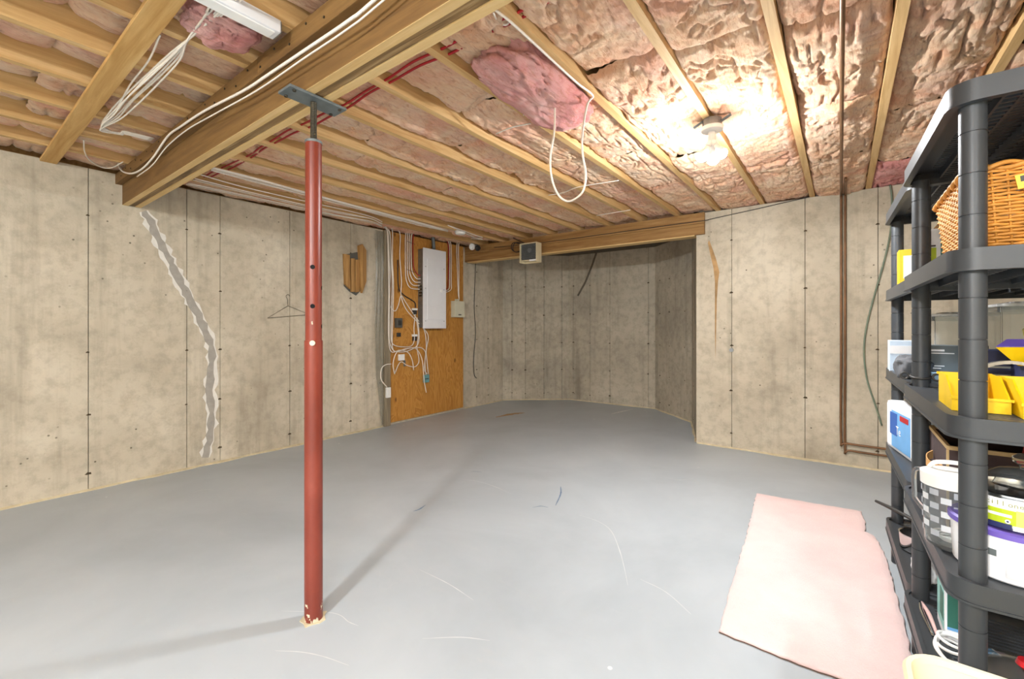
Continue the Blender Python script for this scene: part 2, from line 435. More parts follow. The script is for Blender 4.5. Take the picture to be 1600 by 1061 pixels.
edge_strip('baseboard_back', [(-1.24, YB), (XR-.05, YB)], .035, 4)

# ------------------------------------------------------------------ ceiling: subfloor, joists, batts
ceil = struct(MB().prism([(XL-.25, YF-.25), (XR+.25, YF-.25), (XR+.25, YB+.25), (-1.0, YB+.25), (-1.3, 6.2), (-2.15, 6.95), (-3.9, 6.95), (XL-.25, 6.2)], SUBZ, SUBZ+.04).build('ceiling', M_SUB))
JX = [-.223+.406*k for k in range(-10, 8)]
def board_mesh(name, sx, sy, sz, mat, bev=.003):
    m = MB().box(-sx/2, sx/2, -sy/2, sy/2, 0, sz); me = bpy.data.meshes.new(name); me.from_pydata(m.v, [], m.f); me.materials.append(mat); return me
YBEAM0, YBEAM1 = .93, 1.05
far = board_mesh('joist', .04, YB+.12-1.0, SUBZ-JZ-.001, M_JOIST)
near = board_mesh('joist', .04, 1.0-YF+.2, SUBZ-JZ-.001, M_JOIST)
def inst(name, me, loc, parent=None, rz=0):
    o = bpy.data.objects.new(name, me); COL.objects.link(o); o.location = loc; o.rotation_euler = (0, 0, rz)
    if parent: o.parent = parent
    return o
bay_j = board_mesh('joist', .04, 1.75, SUBZ-JZ-.001, M_JOIST)
for x in JX:
    if x > XR: continue
    inst('joist', far, (x, (YB+.12+1.0)/2, JZ), ceil)
    inst('joist', near, (x+.042, (1.0+YF-.2)/2+.1, JZ), ceil)
# rim boards closing the joist ends
MB().box(-1.25, XR, YB+.12, YB+.16, JZ, SUBZ-.001).build('rim_board', M_HEADER, ceil)
MB().box(XL-.12, XL-.08, YF, 6, JZ, SUBZ-.001).build('rim_board', M_HEADER, ceil)
MB().box(XL, XR, YF-.12, YF-.08, JZ, SUBZ-.001).build('rim_board', M_HEADER, ceil)
MB().box(XR+.08, XR+.12, YF, YB, JZ, SUBZ-.001).build('rim_board', M_HEADER, ceil)

def batt(x0, x1, y0, y1, zs, seed, amp=.03, pleat=.012, mat=None, fx=.0072, fy=.0085):
    vn = VN(seed); nx = max(6, int((x1-x0)/fx)); ny = max(6, int((y1-y0)/fy))
    X, Y = np.meshgrid(np.linspace(x0, x1, nx+1), np.linspace(y0, y1, ny+1), indexing='ij')
    z = (vn.fbm(X*5+seed, Y*3.2, 4)-.5)*2*amp
    # folds that run across the batt
    fo = np.abs(vn.fbm(X*2.4+9, Y*5.5+seed, 3)-.5); z += .020*np.exp(-(fo/.018)**2)*(vn(X*3, Y*2+5) > .5)
    # broken pleats along the batt, unevenly spaced
    wv = X*17+2.6*vn.fbm(X*3+seed, Y*1.6, 3); fr = np.abs(wv-np.round(wv)); mk = np.clip((vn(X*16+40, Y*9)-.45)*3.5, 0, 1)*np.clip((vn(X*2+70, Y*1.5)-.25)*3, 0, 1)
    z += pleat*np.exp(-(fr/.10)**2)*mk
    # crumpled fibre layers: pillows split by narrow creases
    wx = X*7+1.6*vn.fbm(X*6+11, Y*6, 2); wy = Y*5+1.6*vn.fbm(X*6+51, Y*6+7, 2)
    cr = np.abs(vn.fbm(wx, wy, 3)-.5); z += .020*np.exp(-(cr/.022)**2)*np.clip((vn(X*8+3, Y*6+90)-.3)*3, 0, 1)
    z += .020*(np.abs(vn.fbm(wx*2, wy*2, 2)-.5)-.12)
    z += (vn.fbm(X*42, Y*30, 3)-.5)*.014
    ex = np.minimum(X-x0, x1-X); z += .030*np.exp(-ex/.016)
    ey = np.minimum(Y-y0, y1-Y)+.02*vn(X*14, Y*0+seed); z += .05*np.exp(-ey/.020)
    jx = (vn.fbm(X*12+3, Y*12, 2)-.5)*.012
    V = np.stack([np.clip(X+jx, x0-.004, x1+.004), Y+jx, zs+z], -1).reshape(-1, 3)
    idx = np.arange((nx+1)*(ny+1)).reshape(nx+1, ny+1)
    F = np.stack([idx[:-1, :-1], idx[:-1, 1:], idx[1:, 1:], idx[1:, :-1]], -1).reshape(-1, 4)
    me = bpy.data.meshes.new('insulation_batt')
    me.vertices.add(len(V)); me.vertices.foreach_set('co', V.ravel())
    me.loops.add(F.size); me.loops.foreach_set('vertex_index', F.ravel().astype(np.int32))
    me.polygons.add(len(F)); me.polygons.foreach_set('loop_start', np.arange(0, F.size, 4, dtype=np.int32))
    me.polygons.foreach_set('loop_total', np.full(len(F), 4, dtype=np.int32))
    me.update(calc_edges=True); me.validate(); me.polygons.foreach_set('use_smooth', [True]*len(me.polygons))
    o = bpy.data.objects.new('insulation_batt', me); COL.objects.link(o); me.materials.append(mat or M_BATT); o.parent = ceil
    return o
rb = random.Random(11)
edges = [XL-.06, XL+.01]+JX
bays = [(XL-.075, JX[0]-.022)]+[(JX[i]+.022, JX[i+1]-.022) for i in range(len(JX)-1) if JX[i+1] < XR]
for bi, (x0, x1) in enumerate(bays):
    if x1-x0 < .05: continue
    xm = (x0+x1)/2
    y = 1.0; 
    while y < YB+.1:
        L = rb.uniform(.75, 1.35); y1 = min(y+L, YB+.11)
        if YB+.11-y1 < .35: y1 = YB+.11
        k = min(1, max(0, (xm+1.75)/1.0))             # recessed left of the lamp, level with the joists right of it
        zs = JZ+(.048+rb.uniform(-.015, .015))*(1-k)+(.004+rb.uniform(-.012, .012))*k
        if xm > .3: zs = JZ+rb.uniform(-.01, .03)
        if bi == 0: zs = JZ+.028
        pk = rb.random() < (.0 if xm < .2 else .3)
        batt(x0, x1, y, y1, zs, rb.randrange(1, 9999), amp=.028 if k < .5 else .024, pleat=.020+.006*k, mat=M_BATTP if pk else M_BATT)
        y = y1-.012
        if y1 >= YB+.1: break
bays2 = [(XL-.075, JX[0]+.02)]+[(JX[i]+.064, JX[i+1]+.02) for i in range(len(JX)-1) if JX[i+1] < XR]
for bi, (x0, x1) in enumerate(bays2):
    xm = (x0+x1)/2
    for (y, y1) in ((YF-.05, -1.7), (-1.71, -.55), (-.56, .35), (.34, 1.0)):
        fine = y1 > 0 and xm < -1.0
        batt(x0, x1, y, y1, JZ+(.07+rb.uniform(-.03, .03) if bi else .032), rb.randrange(1, 9999), mat=M_BATT,
             fx=.012 if fine else .03, fy=.014 if fine else .035)
# batts in the bay ceiling behind the header
for i in range(7):
    batt(-4.35+.42*i, -4.35+.42*i+.41, YB+.12, 6.45, JZ+.12, 50+i, fx=.03, fy=.03)

# loose clumps of insulation sagging out of the joist bays
def clump(c, s, seed, label, mat=M_BATTP, pitch=0):
    vn = VN(seed); n = 72; m = 48
    th, ph = np.meshgrid(np.linspace(0, 2*math.pi, n, endpoint=False), np.linspace(.02, math.pi-.02, m), indexing='ij')
    x = np.sin(ph)*np.cos(th); y = np.sin(ph)*np.sin(th); z = np.cos(ph)
    sg = lambda a: np.sign(a)*np.abs(a)**.72
    x, y, z = sg(x), sg(y), sg(z)
    r = 1+.34*(vn.fbm(x*2.3+z*1.7+8, y*2.3-z*1.3+8, 3)-.5)-.16*np.exp(-(np.abs(vn.fbm(x*2.6+20+z, y*2.6+z*2+20, 2)-.5)/.03)**2)
    r = r+.10*(vn.fbm(x*9+z*7+40, y*9-z*6+40, 3)-.5)
    V = np.stack([c[0]+x*r*s[0], c[1]+y*r*s[1], c[2]+z*r*s[2]+pitch*y*s[1]], -1).reshape(-1, 3)
    idx = np.arange(n*m).reshape(n, m)
    nx_ = np.roll(idx, -1, 0)
    F = np.stack([idx[:, :-1], nx_[:, :-1], nx_[:, 1:], idx[:, 1:]], -1).reshape(-1, 4)
    mb = MB(); mb.v = [tuple(p) for p in V]; mb.f = [tuple(q) for q in F]+[tuple(int(i) for i in idx[:, 0]), tuple(int(i) for i in idx[::-1, -1])]
    o = mb.build('insulation_clump', mat, None, smooth=True)
    return tag(o, label, 'insulation')
p = atz(800, 115, 2.46)
clump((-1.24, 1.86, 2.46), (.178, .40, .085), 5, 'loose pink insulation clump sagging beside the hanging white cable loop', pitch=-.04)
clump((-2.02, .72, 2.49), (.15, .13, .07), 9, 'pink insulation clump bulging out above the white strip light')

# ------------------------------------------------------------------ beam, post, header
bm_ = thing('wooden_beam', 'built-up brown wooden beam resting on the red steel post', 'beam', (-1.0, .99, 2.22))
xb0, xb1 = XL-.01, XR-.01
w3 = (YBEAM1-YBEAM0)/3
for i, mt in enumerate((M_BEAM, M_BEAMROUGH, M_BEAMPALE)):
    MB().box(xb0, xb1, YBEAM0+i*w3+.0006, YBEAM0+(i+1)*w3-.0006, 2.22+(.003 if i == 1 else 0), JZ-.001).build('beam_ply', mt, bm_, bevel=.004)
MB().box(xb0, xb1, YBEAM0+.001, YBEAM0+w3-.002, 2.2185, 2.2199).build('planed_underside', M_BEAMPALE, bm_)
MB().box(xb0, -2.1, YBEAM0-.042, YBEAM0-.001, 2.375, JZ-.001).build('ledger', M_BEAM, bm_, bevel=.003)
MB().box(-2.095, xb1, YBEAM0-.044, YBEAM0-.001, 2.372, JZ-.001).build('ledger', M_BEAM, bm_, bevel=.003)
nail = MB().lathe([(.005, 0), (.005, .003), (.0, .004)], n=8, axis='Y')
nme = bpy.data.meshes.new('nail_head'); nme.from_pydata(nail.v, [], nail.f); nme.materials.append(M_SCREW)
for i in range(26):
    o = inst('nail_head', nme, (0, 0, 0)); o.location = (-4.4+.13*i, YBEAM0-.045, 2.40+.03*(i % 2)); o.scale = (1, -1, 1); adopt(o, bm_)

PX, PY = -1.806, .99
post = thing('support_post', 'red painted steel post with adjusting holes under the wooden beam', 'post', (PX, PY, 0))
zmid = 1.19
MB().lathe([(.0365, .004), (.0365, zmid)], (PX, PY, 0), 28).build('lower_tube', M_RED, post, 'auto')
MB().lathe([(.033, zmid-.02), (.033, 2.03)], (PX, PY, 0), 28).build('upper_tube', M_RED, post, 'auto')
MB().lathe([(.0345, 2.03), (.0345, 2.04), (.013, 2.041)], (PX, PY, 0), 24).build('end_collar', M_STEELD, post, 'auto')
sc = MB(); prof = []
for i in range(26): prof += [(.0135, 2.04+i*.0068), (.0120, 2.0434+i*.0068)]
sc.lathe(prof, (PX, PY, 0), 14); sc.build('jack_screw', M_SCREW, post)
MB().box(PX-.05, PX+.05, PY-.125, PY+.125, 2.207, 2.2182).build('top_plate', M_STEELD, post, bevel=.002)
for (a, b) in ((-.035, -.1), (.035, -.1), (-.035, .1), (.035, .1)):
    MB().lathe([(.007, 2.200), (.007, 2.207)], (PX+a, PY+b, 0), 6).build('bolt', M_SCREW, post)
MB().prism([(PX+.05*math.cos(.52*k)*(1+.18*math.sin(2.7*k)), PY+.05*math.sin(.52*k)*(1+.18*math.sin(2.7*k))) for k in range(12)], 0, .004).build('base_plate', M_CURB, post)
def post_disc(name, ang, z, r, out, mat, R=.033):
    u = Vector((math.cos(ang), math.sin(ang), 0)); c = Vector((PX, PY, z))+u*(R+out); t = Vector((-u.y, u.x, 0)); n = 14
    m = MB(); v = []
    for k in range(n):
        q = 6.2832*k/n; off = t*(r*math.cos(q)); cc = math.sqrt(max(R*R-(r*math.cos(q))**2, 0))
        v.append(Vector((PX, PY, z))+u*(cc+out)+off+Vector((0, 0, r*math.sin(q))))
    for k in range(n): v.append(v[k]-u*.012)
    m.add(v, [tuple(range(n))]+[(k, (k+1) % n, n+(k+1) % n, n+k) for k in range(n)]); return m.build(name, mat, post)
vdir = math.atan2(-PY, -PX)          # towards the camera
for (z, da) in ((1.50, -.12), (1.335, -.12)): post_disc('pin_hole', vdir+da, z, .0095, .0006, M_BLACK)
for (z, da) in ((1.415, 1.40), (1.25, 1.40)): post_disc('pin_hole', vdir+da, z, .0095, .0006, M_BLACK)
post_disc('lock_pin', vdir-.12, 1.18, .011, .010, M_BEIGE, .033)

hd = thing('header_beam', 'two stacked pine planks spanning the recessed bay as a header', 'beam', (-2.9, 4.93, 2.2))
MB().box(XL+.001, -1.16, YB-.045, YB-.003, 2.225, 2.338).build('plank', M_HEADER, hd, bevel=.003)
MB().box(XL+.001, -1.16, YB-.043, YB-.003, 2.341, JZ-.001).build('plank', M_HEADER, hd, bevel=.003)
MB().box(XL+.001, -1.255, YB+.0, YB+.09, 2.225, JZ-.001).build('plank', M_HEADER, hd, bevel=.003)
MB().box(XL+.05, -1.26, YB-.04, YB+.09, 2.213, 2.2245).build('soffit_strip', M_BEAMPALE, hd)

tag(MB().box(XL+.002, -1.85, .478, .565, JZ-.021, JZ-.001).build('strapping_board', M_STRAP, bevel=.002),
    'flat pale strapping board nailed across the joist undersides before the beam', 'board')

# ------------------------------------------------------------------ lamps
def lamp(name, loc, label, mat_b, grp=None):
    t = thing(name, label, 'light', loc)
    x, y, z = loc
    bx = MB(); bx.lathe([(.052, z-.045), (.052, z-.002)], (x, y, 0), 8); bx.build('junction_box', M_STEEL, t)
    for s in (-1, 1):
        MB().obox((x+s*.075, y, z-.012), (.026, 0, .012*1), (0, .014, 0), (-.001*s, 0, .0015)).build('box_ear', M_STEEL, t)
    MB().lathe([(.045, z-.075), (.058, z-.068), (.061, z-.05), (.058, z-.046)], (x, y, 0), 28).build('lamp_holder', M_WHITEP, t, 'auto')
    MB().lathe([(.021, z-.105), (.021, z-.075)], (x, y, 0), 18).build('socket', M_WHITEP, t, 'auto')
    sp = MB(); sp.lathe([(.018, z-.135), (.024, z-.125), (.024, z-.105)], (x, y, 0), 18)
    dirs = []
    for k in range(3):
        a = math.radians(-143+120*k)          # one bulb away, two towards the sides as seen from the camera
        dv = Vector((math.cos(a)*.52, math.sin(a)*.52, -.854)); dirs.append(dv)
        c0 = Vector((x, y, z-.12)); sp.tube([c0, c0+dv*.045], .017, 12, False)
    sp.build('bulb_splitter', M_WHITEP, t, 'auto')
    for dv in dirs:
        q = Vector((0, 0, 1)).rotation_difference(dv); o_ = Vector((x, y, z-.12))+dv*.046
        hb = MB(); hb.lathe([(.0130, 0), (.014, .018), (.024, .04), (.0300, .052), (.0318, .0640), (.0318, .0715)], n=16)
        hb.v = [tuple(q@Vector(p)+o_) for p in hb.v]
        base = hb.build('bulb', M_WHITEP, t, 'auto')
        b = MB(); b.lathe([(.0316, .072), (.0285, .082), (.021, .091), (.010, .0955), (0.0005, .0965)], n=16, cap=False)
        b.v = [tuple(q@Vector(p)+o_) for p in b.v]
        dm = b.build('glowing_dome', mat_b, None, True); adopt_world(dm, base)
    return t
lamp('ceiling_lamp', (-.605, 2.74, JZ), 'lit three-bulb ceiling lamp on a grey box under a joist', M_BULB)
lamp('ceiling_lamp', (-.58, -1.63, JZ), 'lit three-bulb ceiling lamp behind the camera', M_BULBB)
sl = thing('strip_light', 'unlit white strip light fixture mounted before the wooden beam', 'light', (-1.80, .2, JZ))
MB().box(-1.835, -1.765, -.38, .835, 2.405, JZ-.001).build('housing', M_WHITE, sl, bevel=.004)
MB().box(-1.826, -1.774, -.36, .815, 2.399, 2.4045).build('cover', M_WHITEP, sl, bevel=.002)
MB().box(-1.833, -1.767, .8352, .838, 2.407, 2.45).build('end_cap', M_STEEL, sl)
def fill_strip(x, y0, y1, label):  # invented strip fixture out of view, added to brighten the room
    t = thing('strip_light', label, 'light', (x, (y0+y1)/2, JZ))
    MB().box(x-.05, x+.05, y0, y1, 2.42, JZ-.001).build('housing', M_WHITE, t, bevel=.004)
    pr = [(x+.05*math.cos(math.pi*k/8), 2.42-.03*math.sin(math.pi*k/8)) for k in range(9)]
    m = MB(); v = [(a, y, b) for y in (y0+.02, y1-.02) for a, b in pr]
    m.add(v, [(k, k+1, 10+k, 9+k) for k in range(8)]+[tuple(range(9)), tuple(range(9, 18))[::-1]]); m.build('diffuser', M_FILL_TUBE, t)
fill_strip(-.40, -3.2, -2.0, 'added unseen fill strip with rounded diffuser over the rear floor beside the rear lamp')
fill_strip(1.3, -2.4, -1.1, 'added unseen fill strip with rounded diffuser behind the shelving')

# ------------------------------------------------------------------ wall details
def left_poly(name, pts, x0, x1, mat, parent):
    m = MB(); n = len(pts); v = [(x0, y, z) for y, z in pts]+[(x1, y, z) for y, z in pts]
    m.add(v, [tuple(range(n)), tuple(range(n, 2*n))[::-1]]+[(i, (i+1) % n, n+(i+1) % n, n+i) for i in range(n)])
    return m.build(name, mat, parent)
# filled crack running down the left wall
ck = [(225, 330), (238, 352), (248, 375), (262, 400), (275, 425), (288, 452), (302, 478), (318, 508), (330, 540), (331, 575), (328, 610), (331, 645), (328, 680), (322, 715)]
C = [atX(x, y, XL)[1:] for x, y in ck]; rn = random.Random(4)
def ribbon(name, wd, off, x1, mat):
    a = []; b = []
    P = catmull([np.array(c) for c in C], 4)
    for i, c in enumerate(P):
        t = P[min(i+1, len(P)-1)]-P[max(i-1, 0)]; t = t/np.linalg.norm(t); n = np.array([t[1], -t[0]])
        a.append(c+n*(wd*rn.uniform(.5, 1.25)+off)); b.append(c-n*(wd*rn.uniform(.5, 1.25)-off))
    n = len(P); m = MB()
    m.add([(XL+.0005, *p) for p in a]+[(XL+.0005, *p) for p in b]+[(x1, *p) for p in a]+[(x1, *p) for p in b],
          [(2*n+i, 2*n+i+1, 3*n+i+1, 3*n+i) for i in range(n-1)]+[(i, i+1, 2*n+i+1, 2*n+i) for i in range(n-1)]+[(n+i+1, n+i, 3*n+i, 3*n+i+1) for i in range(n-1)])
    return m.build(name, mat, wl)
ribbon('crack_edge', .050, .0, XL+.0022, M_PATCHW)
ribbon('crack_filler', .030, .002, XL+.0045, M_PATCH)
# darker sealed crack on the bay wall
cb = [(933, 392), (925, 415), (915, 440), (903, 462), (890, 482)]
def bay_pt(x, y, p, q, out):
    s = px_dist2(p, q, x); p = np.array(p); q = np.array(q); u = (q-p)/np.linalg.norm(q-p); n = np.array([u[1], -u[0]]); P2 = p+u*s+n*out
    dep = P2@_d; return (P2[0], P2[1], CAMH+(PCY-y)/FPX*dep)
def px_dist2(p, q, x):
    p = np.array(p); q = np.array(q); u = (q-p)/np.linalg.norm(q-p); v = _d+_r*(x-PCX)/FPX
    return float(np.linalg.solve(np.array([[v[0], -u[0]], [v[1], -u[1]]]), p)[1])
m = MB(); m.tube([bay_pt(x, y, BAY[1], BAY[2], .002) for x, y in cb if x > 893], .016, 6); m.build('crack_filler', M_SEAM, wb, True)
# rust streak, tie bolt on back wall
def disc(name, c, n, r, h, mat, parent, seg=16):
    m = MB(); m.lathe([(r, 0), (r, h)], n=seg); q = Vector((0, 0, 1)).rotation_difference(Vector(n)); m.v = [tuple(q@Vector(p)+Vector(c)) for p in m.v]
    return m.build(name, mat, parent, 'auto')
bp = atY(1143, 547, YB); disc('anchor_bolt', bp, (0, -1, 0), .02, .012, M_STEEL, wbk)
M_STAIN = plain('rust_stain', 'a5845a', .95, var=.35, sc=9)
def back_patch(pts, mat, h=.0015):
    P = [atY(x, y, YB) for x, y in pts]; n = len(P); m = MB()
    m.add([(a, YB-.0005, c) for a, b, c in P]+[(a, YB-.0005-h, c) for a, b, c in P], [tuple(range(n)), tuple(range(n, 2*n))]+[(i, (i+1) % n, n+(i+1) % n, n+i) for i in range(n)])
    return m.build('rust_stain', mat, wbk)
back_patch([(1108, 375), (1113, 388), (1119, 405), (1124, 425), (1122, 440), (1120, 470), (1119, 520), (1118, 560), (1117, 520), (1117, 470), (1117, 440), (1115, 420), (1110, 398), (1106, 380)], M_STAIN)

# broken-out pocket with wood shims
sh = thing('wood_shim_pocket', 'splintered wooden shims wedged in a broken pocket of the left wall', 'wood', (XL, 3.0, 1.9))
def lq(x0, y0, x1, y1, X): return atX(x0, y0, X), atX(x1, y1, X)
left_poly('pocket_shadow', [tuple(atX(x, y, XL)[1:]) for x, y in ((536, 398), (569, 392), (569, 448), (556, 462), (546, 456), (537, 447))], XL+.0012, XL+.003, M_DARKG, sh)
for (pts, th) in ((((535, 397), (544, 399), (545, 452), (537, 444)), .035), (((547, 404), (553, 404), (553, 456), (547, 456)), .018), (((554, 406), (560, 406), (560, 456), (554, 457)), .02),
                  (((558, 384), (563, 382), (569, 392), (569, 440), (563, 458), (561, 448)), .045)):
    left_poly('shim', [tuple(atX(x, y, XL)[1:]) for x, y in pts], XL+.0032, XL+th, M_SHIM, sh)

# wire hanger
h0 = atX(449, 462, XL+.016)
hk = [(450, 478), (449, 468), (447, 463), (450, 460), (453, 463)]
hg = MB(); X = XL+.016
hg.tube([atX(x, y, X) for x, y in hk], .0025, 6); hg.tube([atX(x, y, X) for x, y in ((450, 478), (418, 497), (484, 491.5), (450, 478))], .0025, 6, smooth=False)
tag(hg.build('wire_hanger', M_SCREW, smooth=True), 'thin wire coat hanger hooked on a form tie of the left wall', 'hanger')

# ---- plywood backboard and everything on it
PXF = XL+.02
py0, py1 = 3.505, 4.85
pw = MB().box(XL+.001, PXF, py0, py1, .03, JZ-.004).build('plywood_backboard', M_PLY)
tag(pw, 'tall stained plywood backboard behind the electrical panel', 'board')
st = tag(MB().box(XL+.001, XL+.045, 3.41, 3.50, 0, JZ-.004).build('weathered_stud', M_STUD, bevel=.003), 'weathered grey wooden stud standing left of the plywood backboard', 'stud')
# plastic vapour sheet crumpled beside the stud
vn = VN(77)
ys = np.linspace(3.29, 3.405, 20); zs_ = np.linspace(.02, 2.43, 90); YY, ZZ = np.meshgrid(ys, zs_, indexing='ij')
XX = XL+.006+.022*vn.fbm(YY*22, ZZ*3, 4)+.012*np.abs(np.sin(YY*60+3*vn.fbm(YY*4, ZZ*2, 2)))
sq = 1-.75*np.clip((.62-ZZ)/.62, 0, 1)-.1*np.sin(ZZ*4); YY2 = 3.405-(3.405-YY)*sq
m = MB(); nY, nZ = YY.shape; idx = np.arange(nY*nZ).reshape(nY, nZ)
m.v = [tuple(p) for p in np.stack([XX, YY2, ZZ], -1).reshape(-1, 3)]
m.f = [tuple(q) for q in np.stack([idx[:-1, :-1], idx[1:, :-1], idx[1:, 1:], idx[:-1, 1:]], -1).reshape(-1, 4)]
tf = NT('vapour_sheet'); tf.col(lin('8d8a7c')); M_SHEET = tf.set(Roughness=.25, Alpha=.5)
tag(m.build('plastic_sheet', M_SHEET, smooth=True), 'crumpled clear plastic sheet hanging beside the weathered stud', 'plastic sheet')

# breaker panel
bp_ = thing('breaker_panel', 'tall white electrical breaker panel on the plywood backboard', 'electrical panel', (PXF, 4.17, 1.76))
a_, b_ = 3.955, 4.375; z0, z1 = 1.222, 2.30
MB().box(PXF+.0005, -4.462, a_+.012, b_-.012, z0+.012, z1-.012).build('box', M_STEEL, bp_)
MB().box(-4.4615, -4.45, a_, b_, z0, z1).build('cover', M_WHITE, bp_, bevel=.003)
dr = MB().box(-4.4495, -4.444, a_+.07, b_-.07, z0+.12, z1-.14).build('door', M_WHITE, bp_, bevel=.002)
MB().box(-4.4438, -4.438, b_-.115, b_-.085, 1.72, 1.76).build('latch', M_WHITEP, bp_)
for (yy, zz) in ((a_+.04, z1-.25), (a_+.04, 1.76), (a_+.04, z0+.1), (b_-.04, z1-.25), (b_-.04, 1.76), (b_-.04, z0+.1)):
    disc('screw', (-4.45, yy, zz), (1, 0, 0), .007, .002, M_STEEL, bp_, 8)
for zz in (1.66, 1.70, 1.745, 1.79):
    MB().box(-4.53, -4.49, a_-.006, a_+.0115, zz-.012, zz+.012).build('cable_clamp', M_SCREW, bp_)
cc = MB(); X = -4.525; cc.tube([atX(672, 352, X), atX(676, 366, X), atX(678, 390, X)], .024, 14); tag(cc.build('conduit', M_STEELD, smooth=True), 'short thick grey conduit entering the top of the breaker panel', 'conduit')

def lbox(px0, py0_, px1, py1_, th, X=PXF):
    p0 = atX(px0, py0_, X+th); p1 = atX(px1, py1_, X+th)
    return (X+.0005, X+th, p0[1], p1[1], min(p0[2], p1[2]), max(p0[2], p1[2]))
ch = thing('chime_box', 'beige chime box beside the breaker panel', 'electrical box', (PXF, 4.65, 1.5))
g = lbox(711, 470, 726, 496, .085); MB().box(*g).build('cover', M_BEIGE, ch, bevel=.004)
MB().box(g[1], g[1]+.002, (g[2]+g[3])/2-.03, (g[2]+g[3])/2+.03, g[4]+.03, g[4]+.045).build('name_strip', M_DARK, ch)
MB().box(g[0]+.01, g[1]-.02, (g[2]+g[3])/2-.03, (g[2]+g[3])/2+.01, g[5], g[5]+.03).build('terminal', M_BEIGE, ch)
g = lbox(620, 497, 629, 512, .05); tb = thing('timer_box', 'small dark grey box on the plywood left of the panel', 'electrical box', (PXF, g[2], g[4]))
MB().box(*g).build('case', M_DARKG, tb, bevel=.004); MB().box(g[1], g[1]+.004, g[2]+.02, g[3]-.02, g[4]+.03, g[5]-.03).build('cover', M_DARK, tb)
g = lbox(621, 520, 626.5, 526, .02); tag(MB().box(*g).build('knockout_plate', M_DARK, bevel=.003), 'tiny dark square plate below the dark grey box', 'plate')
g = lbox(624, 554, 632.5, 563, .03); o = thing('phone_jack', 'white square phone jack with loose cables on the plywood', 'jack', (PXF, g[2], g[4])); MB().box(*g).build('body', M_WHITEP, o, bevel=.004)
MB().box(g[0], g[1]-.01, g[2]+.09, g[3]+.02, g[4]-.08, g[4]-.002).build('bracket', M_STEELD, o)
g = lbox(604.5, 606, 611, 621, .03, XL+.045); o = thing('outlet_box', 'white outlet box low on the weathered stud', 'outlet', (PXF, g[2], g[4])); MB().box(*g).build('body', M_WHITEP, o, bevel=.004)
MB().box(g[1], g[1]+.002, g[2]+.03, g[3]-.03, g[4]+.03, g[5]-.03).build('face', M_BEIGE, o)
for (px_, py_, nm) in ((649, 485, 'upper'), (649, 526, 'lower')):
    g = lbox(px_-3.5, py_-3.5, px_+3.5, py_+3, .03); o = thing('cable_splice', 'small white and brown splice block, %s of the two on the plywood' % nm, 'splice', (PXF, g[2], g[4]))
    MB().box(g[0], g[1], g[2], g[3], (g[4]+g[5])/2, g[5]).build('cap', M_WHITEP, o, bevel=.003); MB().box(g[0], g[1]-.004, g[2]+.01, g[3]-.01, g[4]-.03, (g[4]+g[5])/2-.0005).build('terminal', M_DARK, o)
g = lbox(663, 586, 671, 597, .03); o = thing('splitter_block', 'small teal and silver splitter block dangling on the plywood', 'splitter', (PXF, g[2], g[4]))
MB().box(*g).build('body', plain('teal', '6fa0a0', .4), o, bevel=.003)
for k in range(3): disc('port', (g[1], g[2]+.02+.02*k, (g[4]+g[5])/2), (1, 0, 0), .007, .014, M_STEEL, o, 8)

CN = [0]
def cable(pts, r, mat, label, group=None, name='cable', cat='cable', sub=5, n=6):
    m = MB(); m.tube(pts, r, n, sub=sub); o = m.build(name, mat, smooth=True); tag(o, label, cat, group); return o
def zc(px): return [580+px[0]/4.822, 460+px[1]/4.822]
LP = 'loose white cable looping over the plywood backboard'; LG = 'loose cables on the plywood'
loops = [[(140, -330), (146, -200), (140, 0), (145, 90), (180, 125), (205, 80), (225, 10), (260, 60), (320, 150), (400, 260), (430, 320), (415, 420), (420, 500), (430, 600)],
         [(150, -300), (158, -100), (152, 150), (150, 330), (170, 380), (230, 395), (300, 390), (325, 340), (322, 250), (332, 150)],
         [(135, -280), (140, -100), (136, 200), (140, 360), (180, 430), (260, 410), (350, 400), (390, 410), (410, 450), (400, 560), (420, 600)],
         [(128, -290), (132, 0), (130, 300), (150, 430), (220, 420), (280, 440), (310, 500), (320, 570)],
         [(175, 600), (165, 520), (190, 440), (240, 420), (330, 405), (380, 480), (395, 600), (400, 660), (415, 740)],
         [(175, 600), (220, 510), (270, 535), (330, 545), (360, 500), (345, 400), (355, 300), (340, 180)],
         [(215, -290), (228, -100), (225, 10), (262, 110), (330, 190), (400, 270), (415, 400), (405, 500), (412, 610)],
         [(160, -260), (168, -60), (162, 200), (160, 400), (200, 432), (270, 428), (350, 380), (360, 280), (345, 175)]]
LBL = ['loose white cable dipping beside the dark box and ending at the teal splitter', 'loose white cable swinging under the dark plate up to the lower splice', 'loose white cable dropping along the stud then across to the teal splitter',
       'loose white cable ending in a bare tip right of the phone jack', 'loose white cable looping around the phone jack with a frayed end', 'loose white cable curving from below the phone jack up to the upper splice',
       'loose white cable falling straight past both splices to the splitter', 'loose white cable bending under the splices beside the phone jack']
for i, L in enumerate(loops):
    if L[0][1] < 0: L = [(70+10*i, -525), (L[0][0]-14+2*i, -470)]+L
    LP = LBL[i]; LG = 'loose cables on the plywood'
    cable([atX(*zc(q), PXF+.018+.008*(i % 5)) for q in L], .0060, M_CABLE, LP, LG)
cable([atX(*zc(q), XL+.062) for q in ((150, 525), (110, 530), (78, 560), (75, 640), (120, 700))], .0065, M_CABLE, 'white cable curving into the low outlet box', None)
cable([atX(*zc(q), PXF+.012) for q in ((200, -260), (205, -60), (240, 0), (300, 40), (330, 65), (333, 100))], .0075, M_CABLEK, 'dark brown cable bending down to the upper splice block')
